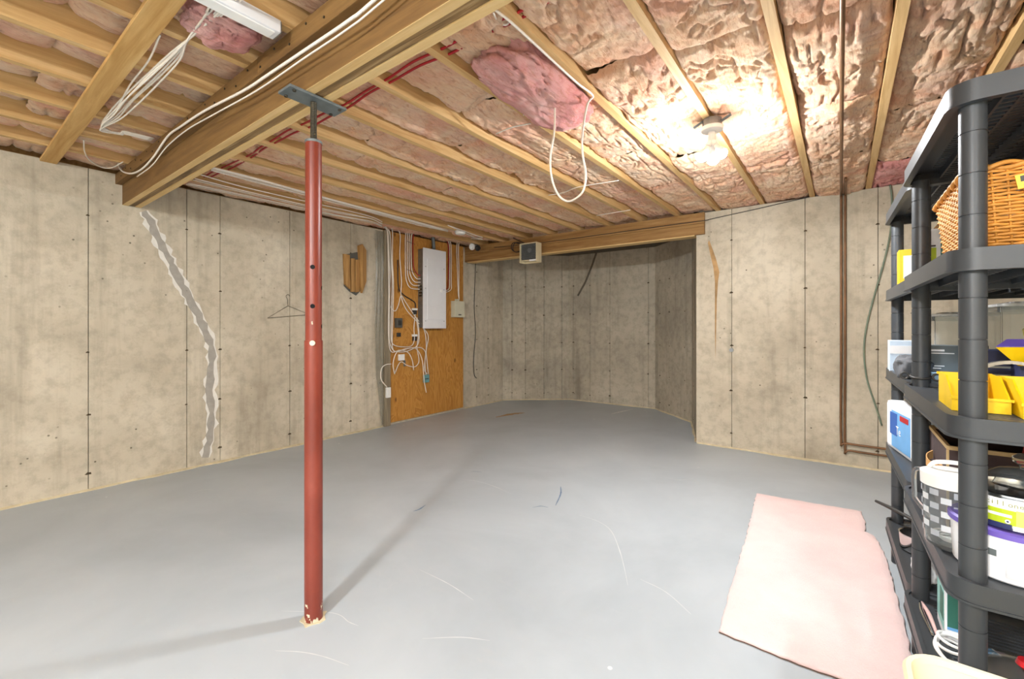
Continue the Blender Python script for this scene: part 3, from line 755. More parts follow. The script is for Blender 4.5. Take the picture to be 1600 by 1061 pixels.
for i in range(5):
    x = 633.5+3.0*i; yb = 451-5.0*i
    cable([atX(x+(1.5 if i < 3 else 4), 358, PXF+.02), atX(x, 372, PXF+.02), atX(x, 420-4*i, PXF+.02), atX(x+1.5, 438-4.6*i, PXF+.022), atX(x+8, yb-1, PXF+.035), atX(657, yb+1-.5*i, PXF+.055)], .0062,
          M_CABLER if i == 4 else M_CABLE, 'red cable feeding the left side of the breaker panel' if i == 4 else ('outermost', 'second outermost', 'second innermost', 'innermost')[i]+' white cable of the row entering the panel beside the splices', None if i == 4 else 'cables into panel left side')
for i in range(2): cable([atX(636, 378+i*44-1, PXF+.029), atX(649, 380+i*44+2, PXF+.029)], .0022, M_CABLEK, 'thin dark strap holding the cable row left of the breaker panel', 'cable straps', 'cable_strap', 'strap')
for i, (a, mt) in enumerate(((700.5, M_CABLER), (702.5, M_CABLE), (705, M_CABLE))):
    cable([atX(a-12+2*i, 364, PXF+.02), atX(a-4, 374, PXF+.02), atX(a, 386, PXF+.022), atX(a, 430+4*i, PXF+.022), atX(a-1+i*.4, 448+2*i, PXF+.03), atX(697, 452+2.5*i, PXF+.06)], .0058, mt,
          'red cable feeding the right side of the breaker panel' if i == 0 else 'white cable feeding the right side of the breaker panel', None if i == 0 else 'cables into panel right side')
for i in range(2):
    cable([atz(700, 352, 2.44), atz(742+2*i, 371-3*i, 2.44), atz(752, 374-3*i, 2.435), atX(722+3*i, 373-1*i, XL+.045), atX(714+2.8*i, 381, XL+.045), atX(714.5+2.5*i, 420, XL+.045), atX(716+i, 458, XL+.05), atX(717.5, 468, XL+.06)], .0062, M_CABLE,
          'white cable dropping to the beige chime box', 'chime cables')
# cable runs under the joists
def under(pts, zoff, r, mat, label, group=None): return cable([atz(x, y, JZ-.012-zoff) for x, y in pts], r, mat, label, group)
JIT = lambda pts, q: [(x, y+(rn.uniform(-q, q) if 0 < i_ < len(pts)-1 else 0)) for i_, (x, y) in enumerate(pts)]
for i in range(4):
    under(JIT([(330, 261+i*1.7), (400, 279+i*1.7), (480, 301+i*1.6), (560, 322+i*1.5), (640, 344+i*1.2), (700, 360+i*.6)], .6), .006*(i % 2), .0052, M_CABLE, 'white cable in the inner bundle running from beam to panel under the joists', 'inner ceiling cable bundle')
for i in range(5):
    d0 = (0, 1.7, 7, 9, 15)[i]
    under(JIT([(291+d0*1.5, 288-d0), (380, 307-d0), (480, 328.5-d0*.85), (540, 340-d0*.75), (580, 347-d0*.6), (597, 354-d0*.5)], .8), .006*(i % 2), .0050, M_CABLE, 'white cable in the outer bundle hugging the left wall top', 'outer ceiling cable bundle')
for i in range(6):
    k = i-2.5; wob = [rn.uniform(-3, 3) for _ in range(8)]
    p0 = [(385-9*i, -10), (352-6*i+wob[0], 20), (300-1.5*i, 60+k*1.2), (272+k*3+wob[1], 88+k*2), (238+k*4+wob[2], 122+k*3+wob[3]), (205+k*4+wob[4], 155+k*3+wob[5]), (180+k*3, 180+k*2.5), (160-i*.8, 197+i*1.3)]
    P = [atz(x, y, JZ-.013-.004*(i % 3)) for x, y in p0]
    P = [np.array([1.2, P[0][1]-.1-.01*i, JZ-.016]), np.array([-.4, P[0][1]-.04-.01*i, JZ-.016])]+P
    P += [np.array([P[-1][0]-.02+.016*k, P[-1][1]+.10, JZ-.012]), np.array([P[-1][0]+.02+.022*k, .72, JZ-.012]), np.array([P[-1][0]+.03+.024*k, .86, JZ-.012])]
    cable(P, .0042, M_CABLE, 'white cable in the loose bundle before the wooden beam', 'cable bundle before the beam')
under([(250, 55), (232, 95), (205, 130), (188, 160), (172, 185)], .002, .004, M_CABLE, 'single thin white cable stapled alone before the beam')
# cables on the beam face
Yf = YBEAM0-.056
cable([(1.6, Yf, 2.42), (.6, Yf, 2.405), (-.3, Yf, 2.40)]+[atY(x, y, Yf) for x, y in ((592, -6), (545, 32), (480, 76), (420, 116), (380, 142), (320, 173), (282, 198), (262, 213), (240, 245), (222, 264), (206, 271), (192, 268), (185, 258), (188, 250))], .0062, M_CABLE, 'thick white cable sagging along the front face of the wooden beam')
cable([(1.6, Yf+.004, 2.40), (.6, Yf+.004, 2.385), (-.3, Yf+.004, 2.378)]+[atY(x, y, Yf+.004) for x, y in ((602, -2), (542, 46), (475, 91), (402, 141), (332, 180), (292, 203), (260, 230), (238, 258), (214, 276))], .0035, M_CABLE, 'thin cream cable running below the thick one on the beam face')
under([(131, 219), (132, 236), (140, 250), (158, 261), (175, 262), (192, 253)], .0, .004, M_CABLE, 'thin cream cable looping near the wall end of the beam')
# red cables behind the beam
for i in range(2):
    cable([(x, 1.375+.035*i+.012*math.sin(5*x+i), JZ+.028+.006*math.sin(15.5*x+2)) for x in np.arange(-4.2, -.7, .2)], .006, M_CABLER, ('red cable threaded through the joists right behind the wooden beam', 'second red cable through the joists, further from the beam')[i], 'red cables behind the beam')
# hanging loop
D = 2.27
cable([atz(772, 14, JZ-.02), atz(800, 36, JZ-.02), atz(850, 82, JZ-.02), atz(900, 128, JZ-.02), atD(926, 149, D), atD(918, 162, D), atD(911, 200, D), atD(909.5, 235, D), atD(915, 272, D), atD(911, 298, D), atD(898, 311, D), atD(885, 314, D), atD(872, 304, D), atD(862, 278, D), atD(860, 245, D), atD(866, 205, D), atD(867, 160, D)], .0055, M_CABLE, 'white cable hanging down from the ceiling in a long loop')
cable([atz(771, 20, JZ-.02), atD(778, 33, 1.78), atD(789, 39, 1.78), atD(797, 32, 1.78), atD(805, 5, 1.78)], .004, M_CABLE, 'short white cable loop at the right end of the beam')
for (q, lb) in ((((775, 209), (800, 199), (829, 193)), 'stray white wire end under the joist behind the pink clump'), (((857, 305), (880, 301), (905, 292), (967, 282)), 'straight white wire lying across the joists behind the hanging loop'),
          (((932, 337), (955, 333), (985, 328)), 'short white wire crossing a joist near the header'), (((818, 180), (823, 170), (830, 158)), 'short curled white wire poking from the insulation')):
    under(q, .02, .0035, M_CABLE, lb)
# dark cord from header along the back wall
cable([atY(x, y, YB-.052) for x, y in ((772, 387), (830, 381), (900, 372), (980, 361), (1060, 350), (1104, 344))]+[atY(x, y, YB-.008) for x, y in ((1112, 342), (1180, 327), (1250, 311), (1312, 298), (1360, 288), (1420, 276))], .004, M_CABLEK, 'thin black cord running along the header and back wall top')
cable([atX(x, y, XL+.012) for x, y in ((743, 398), (742.5, 430), (741, 480), (743, 520), (740, 560), (741, 585), (745, 591))], .005, M_CABLEK, 'thin dark cord hanging down the left wall under the header')
cable([atY(x, y, YB-.010) for x, y in ((1384, 272), (1391, 290), (1394, 320), (1391, 365), (1381, 410), (1368, 455), (1355, 505), (1350, 545), (1354, 590), (1366, 628), (1378, 665))], .0075, M_CABLEG, 'grey green hose hanging down the back wall beside the shelving')
# copper pipes
for i in range(2):
    X = .004+.028*i; zc_ = JZ-.026
    cable([(X, 1.07, zc_), (X-.005, 2.5, zc_), (X-.01, 4.4, zc_), (X-.012, YB-.06, zc_), (X-.012, YB-.022, zc_-.04), (X-.012, YB-.02, 2.0), (X-.012, YB-.02, 1.0), (X-.012, YB-.02, .24-.06*i), (X+.03, YB-.02, .205-.06*i), (X+.4, YB-.02, .20-.06*i), (X+.9, YB-.02, .195-.06*i)][2 if i else 0:], .0095, M_COPPER,
          'long brown copper pipe running under the joists and down the back wall' if i == 0 else 'second copper pipe strapped beside the long one on the back wall', None, 'copper_pipe', 'pipe', sub=6, n=8)
# heater
hx = -3.29; hY = 4.78; hz0 = 2.09; hz1 = 2.345
ht = thing('fan_heater', 'almond coloured fan heater with mesh grille hung from the header', 'heater', (hx, hY, hz0))
fr_ = MB(); W = .135
fr_.box(hx-W, hx-W+.012, hY-.06, hY+.06, hz0, hz1); fr_.box(hx+W-.012, hx+W, hY-.06, hY+.06, hz0, hz1); fr_.box(hx-W+.012, hx+W-.012, hY-.06, hY+.06, hz1-.012, hz1); fr_.box(hx-W+.012, hx+W-.012, hY+.05, hY+.06, hz0, hz1-.012); fr_.box(hx-W+.012, hx+W-.012, hY-.05, hY+.05, hz0+.025, hz0+.035)
fr_.build('casing', M_HEAT, ht, bevel=.002)
MB().box(hx-W+.013, hx+W-.013, hY-.03, hY-.028, hz0+.036, hz1-.013).build('fan_panel', M_DARK, ht)
gr = MB(); 
for k in range(-14, 15):
    for sgn in (-1, 1):
        cx0 = hx+k*.02; pts = []
        for t in np.linspace(-.11, .11, 23):
            x = cx0+sgn*t*.9; z = (hz0+hz1)/2+.012+t
            if hx-W+.013 < x < hx+W-.013 and hz0+.037 < z < hz1-.014: pts.append((x, hY-.052, z))
        if len(pts) > 2: gr.tube([pts[0], pts[-1]], .0016, 4, smooth=False)
gr.build('mesh_grille', M_STEEL, ht)
disc('fan_motor', (hx+.01, hY-.03, (hz0+hz1)/2+.03), (0, -1, 0), .03, .012, M_STEEL, ht)
MB().box(hx+.02, hx+W-.013, hY-.058, hY-.055, hz0+.012, hz0+.034).build('rating_label', M_WHITE, ht)
MB().box(hx-.03, hx+.03, hY+.06, YB-.046, hz1-.06, hz1-.05).build('bracket', M_STEEL, ht)
MB().box(hx-.03, hx+.03, YB-.052, YB-.046, hz1-.10, hz1+.02).build('bracket', M_STEEL, ht)
for i in range(2):
    cable([atY(802, 372, YB-.06), atY(815, 378, YB-.08), atY(822, 382+2*i, YB-.1), atY(806-3*i, 379, YB-.1), atY(801-2*i, 388, YB-.1), atY(806, 394, YB-.1), (hx-W+.0, hY+.03, hz1-.06-.02*i)], .006, M_CABLEK, 'black power cord coiled behind the fan heater', 'heater cords')
fl_ = thing('twin_lamp', 'small unlit twin spot lamp on the left end of the header', 'light', tuple(atY(744, 386, YB-.06)))
for (x, y, mt, rr) in ((740.5, 386, M_WHITEP, .048), (749, 388, M_DARK, .042)):
    c = atY(x, y, YB-.12); m = MB(); m.lathe([(.012, 0), (.03, .02), (rr, .05), (rr, .062), (rr*.8, .062), (.012, .035)], n=20)
    q = Vector((0, 0, 1)).rotation_difference(Vector((.25, -.95, -.1))); m.v = [tuple(q@Vector(p)+Vector(c)) for p in m.v]; hh = m.build('lamp_head', mt, fl_, 'auto')
MB().tube([atY(740.5, 386, YB-.11), atY(745, 382, YB-.075), atY(749, 388, YB-.11)], .008, 8).build('arm', M_STEEL, fl_, True)
c = atz(719, 366, JZ-.04)
sd = thing('smoke_detector', 'white round smoke detector under the joists near the panel', 'smoke detector', (c[0], c[1], JZ))
MB().lathe([(.055, JZ-.04), (.065, JZ-.03), (.066, JZ-.012)], (c[0], c[1], 0), 24).build('body', M_WHITEP, sd, 'auto')
MB().lathe([(.07, JZ-.0115), (.07, JZ-.002)], (c[0], c[1], 0), 24).build('base', M_WHITE, sd, 'auto')

# rug
rp = [(-.509, 3.697), (.10, 3.76), (.118, 3.60), (.11, 3.40), (.155, 3.37), (.19, 3.1), (.21, 2.35), (.205, 1.95), (-.1, 1.925), (-.40, 1.935), (-.43, 2.4), (-.46, 3.0)]
P = []
rr_ = random.Random(5)
for i in range(len(rp)):
    a = np.array(rp[i]); b = np.array(rp[(i+1) % len(rp)]); k = max(2, int(np.linalg.norm(b-a)/.03))
    for j in range(k): q = a+(b-a)*j/k; P.append((q[0]+rr_.uniform(-.004, .004), q[1]+rr_.uniform(-.004, .004)))
t = NT('rug_pile'); g = t.geo(); t.col(t.ramp(t.noise(g, 3, 5, .7), [(.3, 'f0cfcc'), (.6, 'f5dad6'), (.8, 'f7e2de')])); t.bump(t.noise(g, 160, 3, .8), .9, .006)
t.b.inputs['Sheen Weight'].default_value = .3
M_RUG = t.set(Roughness=1.0)
rg = thing('rug', 'pale pink cut-pile rug lying on the grey floor beside the shelving', 'rug', (-.15, 2.8, 0))
MB().prism(P, .001, .004).build('backing', plain('rug_backing', '6b5347', .9), rg)
cxr, cyr = np.mean([p[0] for p in P]), np.mean([p[1] for p in P])
n = len(P); m = MB(); sh_ = lambda s: [(cxr+(p[0]-cxr)*s, cyr+(p[1]-cyr)*s) for p in P]
m.add([(x, y, z) for s_, z in ((.997, .0045), (1.0, .009), (.985, .015), (.9, .0165)) for x, y in sh_(s_)]+[(cxr, cyr, .017)],
      [(k*n+i, k*n+(i+1) % n, (k+1)*n+(i+1) % n, (k+1)*n+i) for k in range(3) for i in range(n)]+[(3*n+i, 3*n+(i+1) % n, 4*n) for i in range(n)])
m.build('pile', M_RUG, rg, True)

# ------------------------------------------------------------------ shelving
SH_A = math.radians(1.6); SL, SD = .805, .61
TIERS = [.226, .632, 1.029, 1.439, 1.846]; RIM = .050
def ladder(m, x0, x1, y0, y1, z0, z1, n):
    w_ = (x1-x0)
    m.box(x0, x0+.006, y0, y1, z0, z1); m.box(x1-.006, x1, y0, y1, z0, z1)
    for i in range(n):
        y = y0+(y1-y0)*(i+.5)/n; m.box(x0+.006, x1-.006, y-.004, y+.004, z0, z1)
def shelf_unit(org, label):
    t = thing('shelving_unit', label, 'shelf', (org[0], org[1], 0)); t.rotation_euler = (0, 0, SH_A)
    L2, D2 = SL, SD
    frame = MB(); o1 = rrect(0, D2, 0, L2, .055); i1 = rrect(.012, D2-.012, .012, L2-.012, .045)
    frame.ring(o1, i1, -RIM, 0)
    lip = rrect(-.003, D2+.003, -.003, L2+.003, .057); frame.ring(lip, rrect(.016, D2-.016, .016, L2-.016, .042), -RIM-.004, -RIM+.002)
    inner = rrect(.010, D2-.010, .010, L2-.010, .046)
    deck = MB()
    deck.ring(inner, rrect(.075, D2-.075, .075, L2-.075, .01), -.012, -.006)
    ns = 30
    for i in range(ns):
        y = .078+(L2-.156)*(i+.5)/ns; deck.box(.074, D2-.074, y-.0065, y+.0065, -.014, -.006)
    for xx in (.10, D2/2-.02, D2-.14): ladder(deck, xx, xx+.04, .03, L2-.03, -.040, -.0145, 26)
    ribs = []
    for xx in (.22, .40):
        m_ = MB(); P = [(xx+(.012 if k % 2 else -.012), .05+(L2-.1)*k/36) for k in range(37)]
        V = [(x+s_*.0016, y, z) for x, y in P for s_ in (-1, 1) for z in (-.0395, -.0145)]
        m_.add(V, [(4*k+a_, 4*k+b_, 4*k+4+b_, 4*k+4+a_) for k in range(36) for a_, b_ in ((0, 1), (1, 3), (3, 2), (2, 0))]+[(0, 1, 3, 2), (144, 146, 147, 145)]); ribs.append(m_)
    protos = None
    for k, z in enumerate(TIERS):
        if protos is None:
            fo = frame.build('tier', M_SHELF, None, 'auto'); do = deck.build('vented_deck', M_SHELF); ro = ribs[0].build('zigzag_rib', M_SHELF); r2 = ribs[1].build('zigzag_rib', M_SHELF)
            protos = (fo, do, ro, r2)
        else:
            fo, do, ro, r2 = [q.copy() for q in protos]
            for q in (fo, do, ro, r2): COL.objects.link(q)
        fo.parent = t; fo.location = (0, 0, z); do.parent = fo; ro.parent = fo; r2.parent = fo
    prof = []
    zz = 0; pr = .0255
    prof += [(pr-.003, 0), (pr, .004)]
    step = .1015
    k = 1
    while k*step < 1.78:
        z = k*step; prof += [(pr, z-.0015), (pr-.0022, z-.001), (pr-.0022, z+.001), (pr, z+.0015)]; k += 1
    prof += [(pr, 1.80)]
    pm = MB(); pm.lathe(prof, n=22); p0 = None
    for (x, y) in ((.047, .045), (D2-.047, .045), (.047, L2-.045), (D2-.047, L2-.045)):
        if p0 is None: p0 = pm.build('post', M_SHELF, None, 'auto'); q = p0
        else: q = p0.copy(); COL.objects.link(q)
        q.parent = t; q.location = (x, y, 0)
    return t
OA = (.212, 1.505)
OB = (OA[0]+.018-math.sin(SH_A)*(SL+.006), OA[1]+math.cos(SH_A)*(SL+.006))
shelf_unit(OA, 'charcoal plastic shelving unit holding the wicker basket and paint pails')
shelf_unit(OB, 'charcoal plastic shelving unit standing between the other unit and the back wall')
S5, S4, S3, S2, S1 = [z-.005 for z in TIERS]

def box_thing(name, label, cat, x0, x1, y0, y1, z0, z1, mat, bev=.002, rz=0):
    c = ((x0+x1)/2, (y0+y1)/2, z0)
    t = thing(name, label, cat, c); b = MB().box(x0-c[0], x1-c[0], y0-c[1], y1-c[1], 0, z1-z0).build('body', mat, None, bevel=bev); b.parent = t
    t.rotation_euler = (0, 0, rz); return t
def face_front(t, name, x0, x1, z0, z1, y, mat, th=.0012):     # flat print on a face looking to -Y (local coords)
    o = MB().box(x0, x1, y-th, y-.0002, z0, z1).build(name, mat); o.parent = t; return o
def face_left(t, name, y0, y1, z0, z1, x, mat, th=.0012):
    o = MB().box(x-th, x-.0002, y0, y1, z0, z1).build(name, mat); o.parent = t; return o
def txt(t, body, size, loc, rot, mat, name='lettering', align='LEFT'):
    o = text(name, body, size, loc, rot, mat, None, align=align); o.parent = t; return o
RF = (math.pi/2, 0, 0); RL = (math.pi/2, 0, -math.pi/2)
C_ = lambda n, c, r=.5, **k: plain(n, c, r, **k)
M_PW = C_('pack_white', 'f1f2f4'); M_PB = C_('print_blue', '6fa9dc'); M_PBD = C_('print_dark_blue', '2e5fae'); M_PR = C_('print_red', 'b5252c')
M_YEL = C_('yellow_plastic', 'f0c80c', .4); M_LIME = C_('lime_label', 'b5c81a'); M_PURP = C_('purple_plastic', '6c58b4', .4); M_NAVY = C_('navy_print', '28305c')
M_BRN = C_('brown_fabric', '4a3a39', .9, bump=.3); M_TAN = C_('tan_trim', 'c9ab7c', .8); M_LEA = C_('leather_tab', 'd4a468', .6)
M_GREYBOX = C_('grey_box', '5f686b', .5); M_TEAL = C_('teal_print', '8fc4bd'); M_LBLUE = C_('light_blue', 'a6cfee'); M_CARD = C_('cardboard', 'b08c5e', .8)
M_CHROME = plain('chrome', 'c9c9c8', .15, 1.0, var=.03); M_REDP = C_('red_plastic', 'd0232c', .4); M_GREEN = C_('green_print', '6aa52e'); M_DGREEN = C_('dark_green', '2f6b5c')
M_CLEAR = glassy('clear_plastic', 'f2f5f5', .93, .06); M_GLASS = glassy('lid_glass', 'f0f4f4', .95, .02); M_ORANGE = C_('print_orange', 'ec7a2a')
M_GPOUCH = C_('grey_pouch', '5b5d61', .8, bump=.4)

# ---- shelf 2 (second from top): wicker basket and boxes
bk = thing('wicker_basket', 'golden wicker basket with a yellow tag on the second tier', 'basket', (.45, 1.84, S2))
bx0, bx1, by0, by1, bz0, bz1 = .262, .70, 1.625, 2.12, S2+.003, S2+.225
def bask_ring(z, off):
    f_ = (z-bz0)/(bz1-bz0); e = .022*(1-f_)
    return rrect(bx0+e-off, bx1-e+off, by0+e-off, by1-e+off, .03, 4)
per = bask_ring(bz0, 0)
def resample(poly, n):
    P = [np.array(p) for p in poly]+[np.array(poly[0])]; L = np.cumsum([0]+[np.linalg.norm(b-a) for a, b in zip(P[:-1], P[1:])])
    out = []
    for i in range(n):
        d_ = L[-1]*i/n; k = min(np.searchsorted(L, d_, 'right')-1, len(P)-2); f_ = (d_-L[k])/max(L[k+1]-L[k], 1e-9)
        p = P[k]+(P[k+1]-P[k])*f_; tt = P[k+1]-P[k]; tt = tt/max(np.linalg.norm(tt), 1e-9); out.append((p, np.array([tt[1], -tt[0]])))
    return out
NST = 64; rows = 25
wv_ = MB()
for r_ in range(rows):
    z = bz0+.006+(bz1-bz0-.022)*r_/(rows-1); R_ = resample(bask_ring(z, 0), NST*2)
    pts = []
    for i, (p, n) in enumerate(R_):
        o_ = .0042*(math.cos(math.pi*(i/2+r_))) ; q = p+n*o_; pts.append((q[0], q[1], z+random.uniform(-.0008, .0008)))
    pts.append(pts[0]); wv_.tube(pts, .0040, 5, smooth=False, cap=False)
wv_o = wv_.build('woven_wall', M_WICK, bk, True); 
stk = MB()
for i in range(NST):
    R0 = resample(bask_ring(bz0, 0), NST); R1 = resample(bask_ring(bz1, 0), NST); a = R0[i][0]; b = R1[i][0]
    stk.tube([(a[0], a[1], bz0), (b[0], b[1], bz1-.006)], .0030, 5, smooth=False)
stk.build('stakes', M_WICK, bk, True)
rimm = MB()
for h_ in range(2):
    R_ = resample(bask_ring(bz1, .002), 200); pts = [(p[0]+n[0]*.007*math.cos(i*.5+h_*math.pi), p[1]+n[1]*.007*math.cos(i*.5+h_*math.pi), bz1-.004+.007*math.sin(i*.5+h_*math.pi)) for i, (p, n) in enumerate(R_)]
    pts.append(pts[0]); rimm.tube(pts, .0058, 6, smooth=False, cap=False)
rimm.build('braided_rim', M_WICK, bk, True)
MB().prism(bask_ring(bz0, -.004), bz0-.002, bz0+.003).build('base', M_WICK, bk)
p0 = atY(1593, 275, 1.612); tg = MB(); tg.obox((p0[0]+.02, 1.608, p0[2]-.012), (.026, 0, .004), (0, .0008, 0), (-.003, 0, .017)); tg.build('paper_tag', M_YEL, bk)
for k in range(3): MB().obox((p0[0]+.004+.014*k, 1.6065, p0[2]-.008), (.0035, 0, .0005), (0, .0004, 0), (-.0008, 0, .007)).build('tag_print', M_DARK, bk)

t = box_thing('yellow_box', 'small yellow box standing by the far end of the second tier', 'box', .222, .275, 2.86, 2.95, S2, S2+.19, M_YEL)
face_front(t, 'label', -.01, .026, .05, .16, -.045, M_PW)
t = box_thing('white_carton', 'narrow white carton behind the small yellow box', 'box', .285, .32, 2.97, 3.04, S2, S2+.225, M_PW); face_front(t, 'lid_line', -.017, .017, .18, .186, -.035, M_STEEL)
t = box_thing('softener_box', 'lime green and white box beside the wicker basket', 'box', .305, .37, 2.72, 2.80, S2, S2+.255, M_PW)
face_front(t, 'green_label', -.032, .0, .0, .17, -.04, M_LIME); face_front(t, 'dark_strip', .014, .032, .0, .25, -.04, M_DGREEN); face_front(t, 'black_line', -.032, -.002, .175, .182, -.04, M_DARK)
t = box_thing('cardboard_box', 'brown cardboard box at the back of the second tier', 'box', .36, .60, 2.86, 3.04, S2, S2+.30, M_CARD); face_front(t, 'tape', -.02, .02, .02, .3, -.09, M_TAN)

# ---- shelf 3
# soft grey pouch
vnp = VN(31); m = MB(); n_, k_ = 40, 22
th, ph = np.meshgrid(np.linspace(0, 2*math.pi, n_, endpoint=False), np.linspace(.02, math.pi-.02, k_), indexing='ij')
sg = lambda a, e: np.sign(a)*np.abs(a)**e
x = sg(np.sin(ph)*np.cos(th), .6); y = sg(np.sin(ph)*np.sin(th), .6); z = sg(np.cos(ph), .7)
r_ = 1+.45*(vnp.fbm(x*3+8, y*3+z*3+8, 3)-.5)
V = np.stack([.25+x*r_*.055*(1-.3*y), 2.70+y*r_*.17, S3+np.maximum(.045+z*r_*.045*(1-.5*y), 0)], -1).reshape(-1, 3); idx = np.arange(n_*k_).reshape(n_, k_); nx_ = np.roll(idx, -1, 0)
m.v = [tuple(p) for p in V]; m.f = [tuple(q) for q in np.stack([idx[:, :-1], nx_[:, :-1], nx_[:, 1:], idx[:, 1:]], -1).reshape(-1, 4)]+[tuple(int(i) for i in idx[:, 0]), tuple(int(i) for i in idx[::-1, -1])]
tag(m.build('fabric_pouch', M_GPOUCH, smooth=True), 'crumpled grey fabric pouch lying on the third tier', 'pouch')
t = box_thing('pale_blue_carton', 'pale blue carton behind the crumpled grey pouch', 'box', .19, .31, 2.90, 3.02, S3, S3+.155, C_('pale_blue', 'c9dcf0')); face_front(t, 'white_band', -.06, .06, .09, .13, -.06, M_PW)
t = box_thing('tool_box_carton', 'dark grey carton with white printed lines on the third tier', 'box', .285, .405, 2.58, 2.70, S3+.034, S3+.145, M_GREYBOX)
face_front(t, 'white_band', -.055, .0, .086, .094, -.06, M_PW); face_front(t, 'white_line', -.055, .03, .076, .080, -.06, M_PW); face_front(t, 'small_print', -.055, .0, .022, .026, -.06, M_PW); face_front(t, 'small_print', -.055, -.01, .012, .016, -.06, M_PW)
t = box_thing('light_blue_carton', 'flat light blue carton under the dark grey carton', 'box', .262, .42, 2.52, 2.72, S3, S3+.033, M_LBLUE); face_front(t, 'label', .02, .07, .004, .028, -.10, M_PW)
t = box_thing('black_carton', 'slim black carton with yellow mark beside the dark grey carton', 'box', .412, .46, 2.50, 2.66, S3, S3+.15, M_DARK); face_front(t, 'blue_mark', -.016, -.002, .07, .135, -.08, M_LBLUE); face_front(t, 'yellow_mark', -.016, .004, .01, .05, -.08, M_YEL)
def tub(name, label, x0, x1, y0, y1, z0, h_, lidmat):
    t = thing(name, label, 'storage tub', ((x0+x1)/2, (y0+y1)/2, z0))
    o = rrect(x0+.015, x1-.015, y0+.015, y1-.015, .03); i = rrect(x0+.018, x1-.018, y0+.018, y1-.018, .028)
    m = MB(); m.ring(o, i, z0, z0+h_); m.prism(o, z0, z0+.003); m.build('body', M_CLEAR, t)
    MB().ring(rrect(x0+.005, x1-.005, y0+.005, y1-.005, .035), rrect(x0+.019, x1-.019, y0+.019, y1-.019, .028), z0+h_-.02, z0+h_).build('rim', M_CLEAR, t)
    m = MB(); m.prism(rrect(x0, x1, y0, y1, .04), z0+h_+.001, z0+h_+.012); m.prism(rrect(x0+.04, x1-.04, y0+.04, y1-.04, .03), z0+h_+.012, z0+h_+.02); m.build('lid', lidmat, t, bevel=.002)
    return t
t = tub('storage_tub', 'clear storage tub with white lid behind the dark grey carton', .475, .735, 2.45, 2.98, S3+.001, .30, M_WHITEP)
q = MB().box(.50, .71, 2.49, 2.94, S3+.006, S3+.075).build('folded_teal_cloth', M_TEAL, bevel=.008); tag(q, 'folded teal cloth inside the clear storage tub', 'cloth')
t = tub('storage_tub', 'clear shoe tub with pale lid behind the pouch and cartons', .325, .465, 2.75, 3.02, S3+.001, .27, M_WHITEP)
# yellow bins
def yellow_bin(label, x0, x1, y0, y1, z0, h_):
    t = thing('parts_bin', label, 'bin', ((x0+x1)/2, (y0+y1)/2, z0)); th_ = .0035; m = MB()
    m.box(x0, x1, y0, y1, z0, z0+th_)
    m.box(x0, x1, y1-th_, y1, z0+th_, z0+h_)
    m.box(x0, x1, y0, y0+th_, z0+th_, z0+h_*.42)
    for xa in (x0, x1-th_):
        pts = [(y0+th_, z0+th_), (y1-th_, z0+th_), (y1-th_, z0+h_), (y0+(y1-y0)*.45, z0+h_), (y0+th_, z0+h_*.42)]; n = len(pts)
        m.add([(xa, a, b) for a, b in pts]+[(xa+th_, a, b) for a, b in pts], [tuple(range(n)), tuple(range(n, 2*n))]+[(i, (i+1) % n, n+(i+1) % n, n+i) for i in range(n)])
    m.build('shell', M_YEL, t)
    lp = MB(); lp.box(x0-.004, x1+.004, y0-.006, y0-.0005, z0+h_*.36, z0+h_*.44); lp.box(x0-.004, x1+.004, y1+.0005, y1+.005, z0+h_*.92, z0+h_); lp.build('lip', M_YEL, t); return t
yellow_bin('yellow stackable parts bin nearest the shelving corner post', .236, .345, 1.66, 1.86, S3, .088)
yellow_bin('yellow stackable parts bin beside the blue and yellow carton', .352, .50, 1.60, 1.80, S3, .088)
m = MB(); P = [(.27+.24*k/14, 1.885, S3+.06+.062*math.sin(math.pi*k/14)) for k in range(15)]
for a, b in zip(P[:-1], P[1:]):
    a = Vector(a); b = Vector(b); u = (b-a)/2; m.obox((a+b)/2, u*1.02, (0, .012, 0), Vector((-u.z, 0, u.x)).normalized()*.0045)
o = thing('saw_handle', 'curved grey metal handle arching behind the yellow bins', 'handle', (.39, 1.885, S3)); m.build('bow', plain('satin_metal', 'a09c94', .35, .6), o)
for x_ in (.27, .51): MB().box(x_-.008, x_+.008, 1.873, 1.897, S3, S3+.062).build('foot', M_DARKG, o)
t = box_thing('garbage_bag_carton', 'blue and yellow flip-top carton on the third tier', 'box', .418, .60, 1.93, 2.06, S3, S3+.125, M_NAVY)
txt(t, 'LE', .028, (-.085, -.0652, .075), RF, M_PW); txt(t, 'Cl', .014, (-.085, -.0652, .055), RF, M_PW); face_front(t, 'orange_band', -.085, .085, .03, .046, -.065, M_ORANGE); face_front(t, 'pale_band', -.085, .085, .0, .029, -.065, C_('pale_yellow', 'efe5b0'))
for (nm, q4, mt) in (('flap', ((1556, 543, 1.885), (1650, 543, 1.885), (1650, 572, 1.925), (1591, 572, 1.925)), M_YEL), ('flap', ((1556, 541.5, 1.885), (1573, 530, 1.93), (1650, 530, 1.93), (1650, 541.5, 1.885)), M_PURP)):
    V = [Vector(atY(*q)) for q in q4]; nn = (V[1]-V[0]).cross(V[3]-V[0]).normalized()*.0012; m = MB(); m.add(V+[v+nn for v in V], [(0, 1, 2, 3), (4, 7, 6, 5), (0, 4, 5, 1), (1, 5, 6, 2), (2, 6, 7, 3), (3, 7, 4, 0)]); m.build(nm, mt, t)
t = box_thing('dark_blue_carton', 'dark striped carton behind the curved metal handle', 'box', .362, .42, 2.02, 2.14, S3, S3+.15, M_NAVY)
for k in range(4): face_front(t, 'stripe', -.029, .029, .02+.025*k, .026+.025*k, -.06, M_STEEL)
